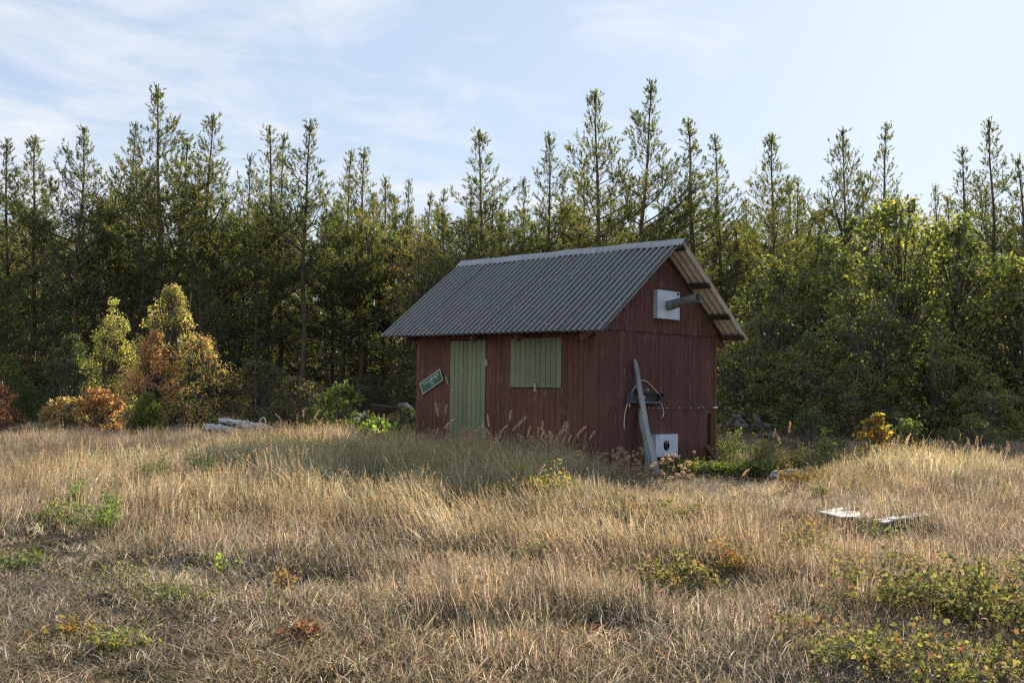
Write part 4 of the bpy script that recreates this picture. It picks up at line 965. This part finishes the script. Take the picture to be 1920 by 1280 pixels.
patch(119, 290, 922, .46, .26, 26, 8, .022, [(.11, .15, .06), (.14, .17, .07)], None, 'grey_weed', 'grey-green weed tuft left of the upright dark one')
patch(120, 520, 908, .42, .6, 50, 8, .022, [(.14, .17, .04), (.20, .20, .05), (.11, .13, .035)], None, 'low_weed', 'spreading yellow-green weeds at the upper edge of the shadow strip')
patch(121, 440, 918, .42, .5, 44, 8, .022, [(.16, .17, .04), (.20, .19, .05), (.12, .13, .035)], None, 'low_weed', 'yellowish low weeds right of the upright dark weed')
patch(122, 152, 975, .50, .10, 10, 9, .024, [(.18, .26, .05), (.22, .30, .07)], None, 'green_weed', 'single upright bright green weed in the left field')
patch(123, 195, 1005, .36, .26, 18, 7, .026, [(.17, .27, .06), (.22, .30, .08)], None, 'green_weed', 'bright green weed with fine leaves beside the upright one')
patch(124, 40, 1065, .10, .30, 20, 6, .032, [(.13, .18, .05), (.10, .14, .04), (.2, .2, .05)], None, 'green_weed', 'flat green weed rosette at the left edge by the dark hollow')
patch(125, 35, 805+58, .22, .3, 20, 6, .04, [(.16, .22, .04), (.12, .17, .04)], None, 'green_weed', 'green weed in the far grass at the left edge')
patch(126, 440, 1078, .16, .06, 3, 5, .03, [(.24, .36, .05)], None, 'green_weed', 'tiny sprig with lime-green leaves alone in the middle of the left field')
patch(127, 140, 1200, .06, .20, 14, 6, .03, [(.30, .13, .04), (.20, .2, .05), (.35, .2, .05)], None, 'ground_weed', 'flat plant with orange and green leaves, lower left')
patch(128, 240, 1210, .07, .18, 14, 6, .028, [(.2, .24, .05), (.26, .26, .06)], None, 'ground_weed', 'flat yellow-green plant, lower left beside the orange one')
patch(129, 585, 1215, .12, .12, 9, 5, .034, [(.24, .10, .06), (.20, .10, .06)], None, 'ground_weed', 'low plant with rusty red leaves at the bottom, left of the centre')
patch(130, 1100, 1200, .08, .14, 10, 5, .03, [(.10, .05, .03), (.16, .07, .03)], None, 'ground_weed', 'low dark brown-red plant at the bottom, right of the centre')
patch(131, 1710, 1010, .10, .16, 10, 5, .03, [(.5, .13, .08), (.4, .2, .08)], None, 'ground_weed', 'low plant with pinkish red leaves right of the white boards')
patch(132, 350, 1125, .10, .25, 20, 7, .022, [(.12, .17, .05), (.15, .2, .06)], None, 'green_weed', 'low green weeds in the left field below the lime sprig')

rq = random.Random(33)
YG = [[(.22, .23, .08), (.28, .26, .09), (.14, .16, .06)], [(.16, .20, .055), (.22, .26, .07), (.10, .13, .04)], [(.34, .22, .09), (.24, .22, .07), (.30, .14, .08)]]
for i in range(30):
    px = rq.uniform(980, 1900) if i < 22 else rq.uniform(60, 700); py = rq.uniform(935, 1120) if i < 22 else rq.uniform(900, 1150); k = 2 if i % 7 == 3 else i % 2
    wp_ = patch(300+i, px, py, rq.uniform(.16, .30), rq.uniform(.12, .34)*(.5 if k == 2 else 1), rq.randint(6, 15), 5, rq.uniform(.022, .030), YG[k], None, 'field_weed', ['yellow-green', 'green', 'orange-tinged'][k]+' weed in the dry grass, '+('right half of the field' if i < 22 else 'left half of the field')+(', farther back' if py < 1010 else ', nearer the camera'))
    wp_['group'] = 'weeds scattered in the dry grass'
for i, (px, py) in enumerate(((1420, 885), (1480, 892), (1560, 895), (1600, 890), (1370, 872), (1530, 905), (1640, 898), (1350, 858))):
    patch(340+i, px, py, rq.uniform(.4, .65), rq.uniform(.25, .4), 26, 7, .028, YG[(i+1) % 2], None, 'tangle_weed', 'tall yellow-green weed right of the shed, '+['near the corner', 'by the concrete lumps', 'by the thin sprig', 'left of the yellow sapling', 'close to the wall', 'in front of the lumps', 'by the yellow sapling foot', 'behind the red plank'][i])
# stalks: feathery reed plumes and dried round flower heads
def make_plume(seed, h, arch, pl_len, pw=.026):
    r = np.random.default_rng(seed); K = 9; t = np.linspace(0, 1, K+1); P = np.stack([arch*t**2.6, .02*np.sin(t*3), h*t-.35*arch*t**4], 1)
    V1, Q = sticks(P[:-1], P[1:], np.linspace(.0028, .0014, K), np.linspace(.0026, .0012, K))
    n = 260; u = r.uniform(0, 1, n); s = 1-pl_len/h*(1-u); q = np.stack([np.interp(s, t, P[:, c]) for c in range(3)], 1); ax_ = unit(P[-1]-P[-2])
    wv = pw*np.sin(np.pi*np.clip(u*.94+.04, 0, 1))**.7; b = q+r.normal(size=(n, 3))*wv[:, None]*.4; d = unit(ax_*1.0+r.normal(size=(n, 3))*.38); sd_ = unit(np.cross(d, r.normal(size=(n, 3))))*.0055
    V2 = np.stack([b-sd_, b+sd_, b+d*.035], 1).reshape(-1, 3)
    lf = []  # two dry leaves
    c = np.repeat(np.clip(pal(n, [(.72, .55, .40), (.80, .64, .48), (.62, .45, .32)], r=r), 0, 1), 3, 0)
    return mesh_np('stem', V1, [Q], np.tile([.42, .32, .18], (len(V1), 1)), (M['dry'],)), mesh_np('plume', V2, [np.arange(3*n).reshape(-1, 3)], c, (M['dry'],))
PLM_THIN = 4
PLM = [make_plume(1, 1.0, .10, .30), make_plume(2, 1.1, .26, .32, .022), make_plume(3, .95, .04, .24, .017), make_plume(4, 1.0, .16, .34, .028), make_plume(5, 1.0, .12, .20, .007), make_plume(6, 1.0, .30, .22, .008), make_plume(7, 1.0, .04, .16, .006)]
def plume(v, px, pt, d, label, group, tiltdir=None, sc=1):
    """stalk whose head shows at row pt"""
    p = at(px, d); p[2] = float(gz(p[0], p[1])); h = top_z(px, pt, d)-p[2]; st, plm = PLM[v]; s = h/[1.0, 1.0, .95, .95, 1.0, .95, 1.0][v]
    root = thing('reed_stalk', label, 'grass stalk', tuple(p), group=group); root.scale = (max(s, .7),)*2+(s,)
    root.rotation_euler = (random.gauss(0, .03), random.gauss(0, .03), (YAW+math.pi/2 if random.random() < .25 else YAW-math.pi/2)+random.gauss(0, .5) if tiltdir is None else tiltdir)
    link('stem', st, root); link('plume', plm, root)
for i, (px, pt) in enumerate(((1668, 818), (1678, 815), (1691, 812), (1695, 838), (1730, 866), (1757, 828), (1740, 850), (1800, 826), (1820, 818), (1826, 816), (1836, 832), (1822, 850), (1884, 830), (1894, 826), (1915, 840), (1903, 852), (1757, 850), (1912, 876), (1640, 850), (1786, 850))):
    plume([0, 2, 3, 1][i % 4], px, pt, 15.0+(i*37 % 17)/10, 'plumed reed stalk at the right, '+['left of', 'behind', 'right of'][(px > 1700)+(px > 1790)]+' the pale green low plant, '+('taller' if pt < 832 else 'shorter'), 'plumed reed stalks at the right')
for i, (px, pt) in enumerate(((1448, 802), (1465, 812), (1478, 790), (1500, 848), (1542, 828), (1556, 808))):
    plume([2, 3][i % 2], px, pt, 17.5+i*.2, 'pale reed stalk standing between the shed and the yellow sapling', 'reed stalks between shed and sapling')
for px, pt, d, v, lab in ((945, 868, 12.5, 3, 'single plumed reed stalk in front of the shed between door and corner'), (1148, 840, 14.6, 3, 'left stalk of the plumed pair in front of the gable'), (1154, 846, 14.7, 0, 'right stalk of the plumed pair in front of the gable'),
     (1390, 878, 13.6, 3, 'plumed reed stalk right of the shed, thickest head'), (1370, 925, 12.2, 3, 'short plumed reed stalk lower left of the thick-headed one'), (1515, 975, 11.0, 1, 'drooping plumed stalk left of the white boards'),
     (1622, 985, 10.8, 1, 'drooping plumed stalk below the broken white panel'), (1726, 958, 11.4, 1, 'plumed stalk crossing the right end of the long narrow board'), (1590, 1025, 10.0, 1, 'white nodding plumed stalk in the grass below the white boards'),
     (1586, 1170, 7.6, 0, 'tall pale plumed stalk at the lower right among the brambles'), (1607, 1180, 7.4, 2, 'second pale plumed stalk right beside the tall one among the brambles'), (1204, 842, 14.8, 2, 'thin upright spike in front of the lower wall by the post'),
     (1262, 872, 14.4, 2, 'short upright spike below the white holed box'), (606, 1100, 8.4, 2, 'thin upright reddish spike in the middle of the left field'), (868, 800, 14.9, 3, 'yellow dry stalk standing before the green door')):
    plume(v if px not in (868, 606, 1204) else 6, px, pt, d, lab, None)
for i, (px, pt) in enumerate(((349, 862), (421, 846), (62, 845), (126, 868), (163, 850), (36, 850), (402, 880), (247, 858), (75, 872), (205, 866), (310, 850))):
    plume([0, 2, 1][i % 3], px, pt, 14.5+(i*13 % 9)/4, 'pale reed stalk standing in the left part of the field', 'reed stalks in the left field')
for i, (px, pt) in enumerate(((519, 805), (545, 772), (556, 775), (571, 768), (582, 768), (596, 784), (611, 778), (630, 786), (549, 788), (640, 802), (533, 792), (683, 792), (698, 786), (717, 776), (738, 780), (744, 774), (660, 790))):
    plume([4, 5, 2, 6, 1][i % 5], px, pt, 17.5+(i*7 % 5)/3, 'tall thin dry stalk against the dark wood, '+['right of the white heap', 'before the brown shrub', 'before the rounded green shrub', 'before the lumber pile'][(px > 550)+(px > 600)+(px > 670)], 'tall dry stalks left of the shed')
for i, (px, pt) in enumerate(((826, 752), (831, 758), (815, 778), (838, 790), (857, 775), (918, 770), (927, 775), (952, 770), (960, 776), (992, 812), (1005, 800), (1010, 806), (1030, 804), (1060, 790), (1042, 812), (1070, 816), (1085, 812), (1100, 806), (900, 790))):
    plume([4, 6, 5][i % 3], px, pt, 14.9+(i*5 % 7)/6, 'thin brown stalk before the red front wall, '+['left of the green door', 'before the green door', 'under the shutter', 'near the shed corner'][(px > 843)+(px > 915)+(px > 1050)], 'dry stalks in front of the red wall')
rs = random.Random(91)
for i in range(44):
    px = rs.triangular(880, 1112, 1040); pt = rs.uniform(782, 846)
    plume(rs.choice((4, 5, 6, 4)), px, pt, rs.uniform(14.3, 15.4), 'thin brown stalk fringing the red front wall, '+('under the shutter' if px < 1050 else 'at the near corner')+(', tall' if pt < 812 else ', short'), 'dry stalks in the fringe along the front wall')
for i in range(14):
    px = rs.uniform(790, 905); plume(rs.choice((4, 5, 6)), px, rs.uniform(795, 832), rs.uniform(15.0, 16.2), 'thin pale stalk before the green door or the boards left of it', 'dry stalks before the door')
def make_heads(seed, h, n=3):
    r = np.random.default_rng(seed); A, B, V2 = [], [], []
    for k in range(n):
        b = np.array([0, 0, h*(.35 if k else 0)]); a = r.uniform(0, 6.28); tip = np.array([math.cos(a)*.09*(k > 0), math.sin(a)*.09*(k > 0), h*(1-.12*k)]); m_ = (b+tip)/2+r.normal(size=3)*.01
        A += [b, m_]; B += [m_, tip]; q = 44; d = unit(r.normal(size=(q, 3))+[0, 0, .4]); R = .025*r.uniform(.8, 1.2); s = unit(np.cross(d, r.normal(size=(q, 3))))*.0045
        V2.append(np.stack([tip+d*R*.5-s, tip+d*R*.5+s, tip+d*R*1.25], 1).reshape(-1, 3)); V2.append(np.stack([tip-s*2, tip+s*2, tip+d*R], 1).reshape(-1, 3))
    V1, Q = sticks(np.array(A), np.array(B), .0022, .0016); V2 = np.concatenate(V2)
    c = np.repeat(np.clip(pal(len(V2)//3, [(.66, .52, .36), (.76, .64, .48), (.44, .32, .22)], r=r), 0, 1), 3, 0)
    return mesh_np('stem', V1, [Q], np.tile([.32, .24, .14], (len(V1), 1)), (M['dry'],)), mesh_np('flower_heads', V2, [np.arange(len(V2)).reshape(-1, 3)], c, (M['dry'],))
HD = [make_heads(1, .5, 3), make_heads(2, .5, 1), make_heads(3, .5, 4), make_heads(4, .5, 2)]
rh = random.Random(12)
def heads(v, px, pt, d, lab, grp, nm='dried_flower'):
    p = at(px, d); p[2] = float(gz(p[0], p[1])); h = max(.22, top_z(px, pt, d)-p[2]); root = thing(nm, lab, 'dried flower', tuple(p), rh.random()*6.28, grp); root.scale = (1, 1, h/.5); root.rotation_euler[0] = rh.gauss(0, .06)
    s, l = HD[v]; link('stem', s, root); o = link('flower_heads', l, root); return root
for i in range(62):
    px = rh.choice((rh.uniform(1045, 1190), rh.uniform(1150, 1300), rh.uniform(1050, 1320))); q = ['near the near corner of the shed', 'just left of the post foot', 'under the white holed box', 'right of the white holed box'][(px > 1110)+(px > 1215)+(px > 1275)]; dh = rh.uniform(12.6, 14.3)
    heads(rh.randrange(4), px, rh.uniform(838, 908), dh, ('front ' if dh < 13.4 else 'rear ')+'dried round-headed flower '+q, 'dried round-headed flowers before the gable')
heads(1, 1304, 868, 14.3, 'largest pale round seed head, standing above the raspberry leaves right of the holed box', None)
heads(1, 1258, 828, 14.9, 'tall thin stalk with a rusty head crossing the white holed box', None)
heads(1, 1191, 846, 14.8, 'flat-topped dried flower left of the foot of the leaning post', None)
for i in range(14): heads(rh.randrange(4), rh.uniform(1540, 1900), rh.uniform(870, 925), rh.uniform(12.5, 15.5), 'one of the dried flowers scattered in the right part of the field', 'dried flowers in the right field')
for i in range(10): heads(rh.randrange(4), rh.uniform(100, 620), rh.uniform(900, 990), rh.uniform(10.5, 14), 'one of the dried flowers scattered in the left part of the field', 'dried flowers in the left field')
# white fluffy thistle head
for px, pt, d, lab in ((791, 1018, 10.2, 'white fluffy thistle head on a short stalk in the middle of the field'), (1078, 862, 14.5, 'white fluffy thistle head among the stalks at the near corner of the shed')):
    r = np.random.default_rng(int(px)); p = at(px, d); p[2] = float(gz(p[0], p[1])); h = top_z(px, pt, d)-p[2]; root = thing('thistle', lab, 'thistle', tuple(p))
    A = np.array([[0, 0, 0], [.01, 0, h*.6]]); B = np.array([[.01, 0, h*.6], [0, 0, h]]); V1, Q = sticks(A, B, .003, .002); link('stem', mesh_np('stem', V1, [Q], np.tile([.3, .22, .13], (len(V1), 1)), (M['dry'],)), root)
    q = 160; dv = unit(r.normal(size=(q, 3))+[0, 0, .4]); tip = np.array([0, 0, h]); s = unit(np.cross(dv, r.normal(size=(q, 3))))*.0035; off = r.normal(size=(q, 3))*.008
    V2 = np.stack([tip+off-s, tip+off+s, tip+off+dv*.035], 1).reshape(-1, 3); link('fluff', mesh_np('fluff', V2, [np.arange(3*q).reshape(-1, 3)], np.full((3*q, 3), .82), (M['dry'],)), root)

# ------------------------------------------------------------------ grass: clumps of blades instanced over the field
def clump(seed, n, R, h0, h1, lean, wd, colors, weights=None, curve=.5, heads_=0.0, bias=(0, 0)):
    r = np.random.default_rng(seed); a = r.uniform(0, 6.283, n); rad = R*np.sqrt(r.uniform(0, 1, n)); b = np.stack([rad*np.cos(a), rad*np.sin(a), np.full(n, -.02)], 1)
    h = r.uniform(h0, h1, n)*(1-.25*rad/R); la = r.uniform(0, 6.283, n); lm = np.abs(r.normal(0, lean, n)); ld = np.stack([np.cos(la)*lm+bias[0], np.sin(la)*lm+bias[1], np.zeros(n)], 1)
    d0 = unit(ld*.5+[0, 0, 1]); cv = (r.uniform(.2, 1, n)*curve)[:, None]
    side = unit(np.cross(d0, r.normal(size=(n, 3)))); w_ = (wd*r.uniform(.6, 1.3, n))[:, None]; H = h[:, None]
    p1 = b+d0*H*.45; d1 = unit(d0+ld*cv*1.4); p2 = p1+d1*H*.35; d2 = unit(d1+ld*cv*2.2-[0, 0, .12]); p3 = p2+d2*H*.3
    V = np.stack([b-side*w_*.5, b+side*w_*.5, p1-side*w_*.5, p1+side*w_*.5, p2-side*w_*.36, p2+side*w_*.36, p3], 1).reshape(-1, 3); i = np.arange(n)*7
    Q = np.concatenate([np.stack([i, i+1, i+3, i+2], 1), np.stack([i+2, i+3, i+5, i+4], 1)]); T = np.stack([i+4, i+5, i+6], 1)
    c = np.repeat(np.clip(pal(n, colors, weights, .2, r), .01, 1), 7, 0)
    gs = [Q, T]
    k = int(n*heads_)
    if k:
        e = r.choice(n, k, replace=False); q = 7; E = np.repeat(p3[e], q, 0)-np.repeat(d2[e], q, 0)*r.uniform(0, .07, (k*q, 1)); dv = unit(np.repeat(d2[e], q, 0)+r.normal(size=(k*q, 3))*.35); s = unit(np.cross(dv, r.normal(size=(k*q, 3))))*.0028
        V3 = np.stack([E-s, E+s, E+dv*.025], 1).reshape(-1, 3); T3 = np.arange(k*q*3).reshape(-1, 3)+len(V); V = np.concatenate([V, V3]); gs.append(T3)
        c = np.concatenate([c, np.repeat(np.clip(pal(k*q, [(.50, .36, .22), (.42, .28, .17)], r=r), 0, 1), 3, 0)])
    return mesh_np('clump', V, gs, c, (M['grass'],))
STRAW = [(.39, .325, .24), (.50, .425, .33), (.29, .23, .17), (.66, .60, .50), (.20, .175, .12), (.15, .165, .085)]; SW = [.26, .20, .18, .11, .15, .10]
BROWN = [(.31, .25, .19), (.42, .35, .27), (.20, .155, .115), (.62, .55, .46), (.11, .085, .062), (.12, .13, .065)]; BW = [.26, .20, .2, .12, .13, .09]
GREEN = [(.12, .16, .045), (.17, .20, .06), (.28, .26, .10), (.09, .13, .04)]
KINDS = {
 'tall_grass': [clump(200+i, 46, .17, .26, .62, .30, .0056, STRAW, SW, .45, .2) for i in range(5)],
 'field_grass': [clump(220+i, 48, .16, .15, .42, .34, .0052, STRAW if i % 2 else BROWN, SW if i % 2 else BW, .5, .15) for i in range(6)],
 'matted_grass': [clump(240+i, 52, .19, .08, .30, 1.1, .0052, BROWN, BW, .9) for i in range(6)],
 'green_grass': [clump(260+i, 60, .15, .08, .26, .5, .0044, GREEN, None, .8) for i in range(3)],
}
def scatter_object(name, label, meshes, P, rot, scl, tint):
    """one object: vertices at the clump spots, a geometry-nodes tree that stands a clump on each"""
    col = bpy.data.collections.new(name+'_source')
    for k, me in enumerate(meshes):
        o = bpy.data.objects.new(f'{name}_clump', me); col.objects.link(o)
    me = bpy.data.meshes.new(name); me.vertices.add(len(P)); me.vertices.foreach_set('co', P.astype(np.float32).ravel())
    for nm, arr in (('rot', rot), ('scl', scl)):
        a = me.attributes.new(nm, 'FLOAT_VECTOR', 'POINT'); a.data.foreach_set('vector', arr.astype(np.float32).ravel())
    a = me.attributes.new('itint', 'FLOAT_COLOR', 'POINT'); c4 = np.ones((len(P), 4), np.float32); c4[:, :3] = tint; a.data.foreach_set('color', c4.ravel())
    me.update(); me.materials.append(M['grass']); ob = link(name, me)
    ng = bpy.data.node_groups.new(name+'_nodes', 'GeometryNodeTree'); ng.interface.new_socket('Geometry', in_out='INPUT', socket_type='NodeSocketGeometry'); ng.interface.new_socket('Geometry', in_out='OUTPUT', socket_type='NodeSocketGeometry')
    gi = ng.nodes.new('NodeGroupInput'); go = ng.nodes.new('NodeGroupOutput'); ip = ng.nodes.new('GeometryNodeInstanceOnPoints'); ci = ng.nodes.new('GeometryNodeCollectionInfo')
    ci.inputs['Collection'].default_value = col; ci.inputs['Separate Children'].default_value = True; ci.inputs['Reset Children'].default_value = True
    ip.inputs['Pick Instance'].default_value = True
    def na(nm, t):
        q = ng.nodes.new('GeometryNodeInputNamedAttribute'); q.data_type = t; q.inputs['Name'].default_value = nm; return q.outputs['Attribute']
    lk = ng.links.new; lk(gi.outputs[0], ip.inputs['Points']); lk(ci.outputs[0], ip.inputs['Instance']); lk(na('scl', 'FLOAT_VECTOR'), ip.inputs['Scale'])
    e2r = ng.nodes.new('FunctionNodeEulerToRotation'); lk(na('rot', 'FLOAT_VECTOR'), e2r.inputs[0]); lk(e2r.outputs[0], ip.inputs['Rotation'])
    rv = ng.nodes.new('FunctionNodeRandomValue'); rv.data_type = 'INT'; rv.inputs['Min'].default_value = 0; rv.inputs['Max'].default_value = len(meshes)-1
    for s in rv.outputs:
        if s.type == 'INT' and s.enabled: lk(s, ip.inputs['Instance Index'])
    for s in rv.inputs:
        if s.type == 'INT' and s.name == 'Min': s.default_value = 0
        if s.type == 'INT' and s.name == 'Max': s.default_value = len(meshes)-1
    lk(ip.outputs[0], go.inputs[0])
    md = ob.modifiers.new('scatter', 'NODES'); md.node_group = ng
    tag(ob, label, 'grass', kind='stuff'); return ob
r = np.random.default_rng(5)
NP = 62000
d = 2.2+(38-2.2)*r.uniform(0, 1, NP)**1.25
lat = r.uniform(-.78, .78, NP)*1.0
xy = CAM[:2]+d[:, None]*(F2+R2_*lat[:, None])
x, y = xy[:, 0], xy[:, 1]; z = gz(x, y)
inside = (x > -.02) & (x < W_+.02) & (y > .02) & (y < LEN+.02)
pxx = 960+F*lat
# height field of the grass: short and matted near the camera, tall before the shed, open at the gable foot
tall = np.exp(-((pxx-820)/330)**2)*np.exp(-((d-13.5)/4.2)**2)
tall += .75*np.exp(-((pxx-560)/140)**2)*np.exp(-((d-17)/4)**2)
tall += .60*np.exp(-((pxx-1750)/230)**2)*np.exp(-((d-14.5)/1.8)**2)
tall += .35*np.exp(-((pxx-200)/300)**2)*np.exp(-((d-15)/5)**2)
near_wall = np.exp(-(np.maximum(0, -x-.0)/.9)**2)*((y > -.2) & (y < LEN+.3) & (x < 0))
tall += .35*near_wall
foot = np.maximum(np.exp(-((pxx-1330)/215)**4)*np.exp(-((d-13.1)/2.4)**4), (x > -.25)*(x < 3.3)*(y < .05)*(y > -2.3)*1.0)
worn = sum(a*np.exp(-((pxx-u)/du)**2)*np.exp(-((d-v)/dv)**2) for u, v, du, dv, a in ((90, 8.0, 120, .6, 1.6), (215, 6.15, 80, .25, 1), (330, 7.3, 130, .35, .8), (1290, 7.1, 90, .35, 1), (1130, 5.9, 110, .22, .9), (560, 6.8, 150, .3, .9), (900, 7.6, 120, .3, .8), (720, 11.2, 110, .6, .8), (1600, 8.6, 90, .25, .6)))
nzf = fbm(x, y, .9, 1); nz3 = fbm(x, y, 2.6, 4)
short_left = (1/(1+np.exp((pxx-560)/70)))*np.exp(-np.maximum(0, d-7.2)**2/1.2)
pale = np.exp(-((pxx-560)/95)**2)*np.exp(-((d-12.4)/1.8)**2)+.8*np.exp(-((pxx-600)/110)**2)*np.exp(-((d-17)/2.5)**2)+.5*np.exp(-((pxx-1720)/170)**2)*np.exp(-((d-13.5)/1.6)**2)
hh = .42+.55*tall+.22*pale-.16*short_left+.12*nzf+.12*nz3-.36*foot-.24*np.clip((7.5-d)/4, 0, 1)-.35*worn
hh = np.clip(hh*(1+r.normal(0, .16, NP)), .16, 1.0)
wood = d > 27
keep = ~inside & (fbm(x, y, 4.3, 31)+r.normal(0, .35, NP) > -.55) & ~((foot > .4) & (r.uniform(size=NP) < .6)) & ~((foot > .99) & (r.uniform(size=NP) < .7)) & ~(r.uniform(size=NP) < np.minimum(worn, 1)*.93) & ~((d > 24) & (r.uniform(size=NP) < .35))
kind = np.where(hh > .72, 0, np.where((hh > .40), 1, 2))
kind = np.where((r.uniform(size=NP) < .22) & (kind < 2), 2, kind)      # thatch under the tall grass too
kind = np.where((kind == 2) & (hh > .3) & (r.uniform(size=NP) < .2), 1, kind)
gmask = (fbm(x, y, .6, 7) > .42)
kind = np.where((r.uniform(size=NP) < np.where(gmask, .38, .055)) | (wood & (r.uniform(size=NP) < .45)), 3, kind)
names = ['tall_grass', 'field_grass', 'matted_grass', 'green_grass']
labs = ['tall dry straw-coloured grass around the front of the shed', 'knee-high dry grass covering most of the field', 'short matted brown grass in the foreground and between the taller tufts', 'low green grass blades mixed into the dry field']
leanx = fbm(x, y, .75, 11)*.42; leany = fbm(x, y, .8, 13)*.42
# wind-laid grass: the middle of the field leans to the left
ml = np.exp(-((pxx-1050)/380)**2)*np.exp(-((d-9.5)/3)**2)*.8
for k in range(4):
    m_ = keep & (kind == k); P = np.column_stack([x[m_], y[m_], z[m_]]); n = len(P); q = np.column_stack([leanx[m_]+ml[m_]*(-.3)+r.normal(0, .1, n), leany[m_]-ml[m_]*.7+r.normal(0, .1, n), np.zeros(n)])
    rz = r.uniform(0, 6.283, n)
    # lean must be in world axes whatever the turn: instance euler XYZ applies the turn first when z is innermost, so fold the turn into a matrix
    from mathutils import Euler
    rots = np.array([(Euler((a, b_, 0)).to_matrix() @ Euler((0, 0, c_)).to_matrix()).to_euler()[:] for a, b_, c_ in zip(q[:, 0], q[:, 1], rz)])
    s0 = np.clip(hh[m_]*[1.0, 1.55, 2.2, 1.5][k], .35, [1.15, 1.25, 1.2, 1.2][k])*r.uniform(.8, 1.2, n)
    sxy = np.clip(.85+d[m_]*.018, .9, 1.6)*r.uniform(.85, 1.15, n)
    scl = np.column_stack([sxy, sxy, s0])
    tn = 1+.22*nz3[m_]+.18*nzf[m_]+r.normal(0, .20, n)+.55*(r.uniform(size=n) < .05); hue = fbm(P[:, 0], P[:, 1], 1.3, 21)
    gsh = .30*np.clip(tall[m_], 0, 1)*(d[m_] < 16)  # olive tone of the shed's shadow painted into the grass tint
    tn = tn+.42*pale[m_]-.10*short_left[m_]
    tint = np.column_stack([tn*(1+.04*hue-gsh*.15), tn*(1+gsh*.12), tn*(1-.10*hue-gsh*.75)])
    scatter_object(names[k], labs[k], KINDS[names[k]], P, rots, scl, np.clip(tint, .4, 1.6))
    print(names[k], n)
# small fallen leaves and seedlings scattered through the grass
r = np.random.default_rng(77); n = 5200; d = 3.5+16*r.uniform(0, 1, n)**1.1; lat = r.uniform(-.6, .6, n); xy = CAM[:2]+d[:, None]*(F2+R2_*lat[:, None]); ok = fbm(xy[:, 0], xy[:, 1], 1.4, 9) > -.1
ins = (xy[:, 0] > -.1) & (xy[:, 0] < W_+.1) & (xy[:, 1] > -.1) & (xy[:, 1] < LEN+.1); xy = xy[ok & ~ins]; P = np.column_stack([xy, gz(xy[:, 0], xy[:, 1])+r.uniform(.03, .17, len(xy))])
P = np.repeat(P, 3, 0)+r.normal(size=(len(P)*3, 3))*.02
V, T, c = leaves(P, np.full(len(P), .016), [(.13, .17, .05), (.24, .23, .08), (.26, .15, .07), (.09, .115, .04), (.24, .10, .06)], r, [.34, .22, .16, .2, .08])
tag(link('small_leaves', mesh_np('small_leaves', V, [T], c, (M['leaf'],))), 'tiny green, yellow and rusty leaves scattered low through the dry grass', 'leaves', kind='stuff')
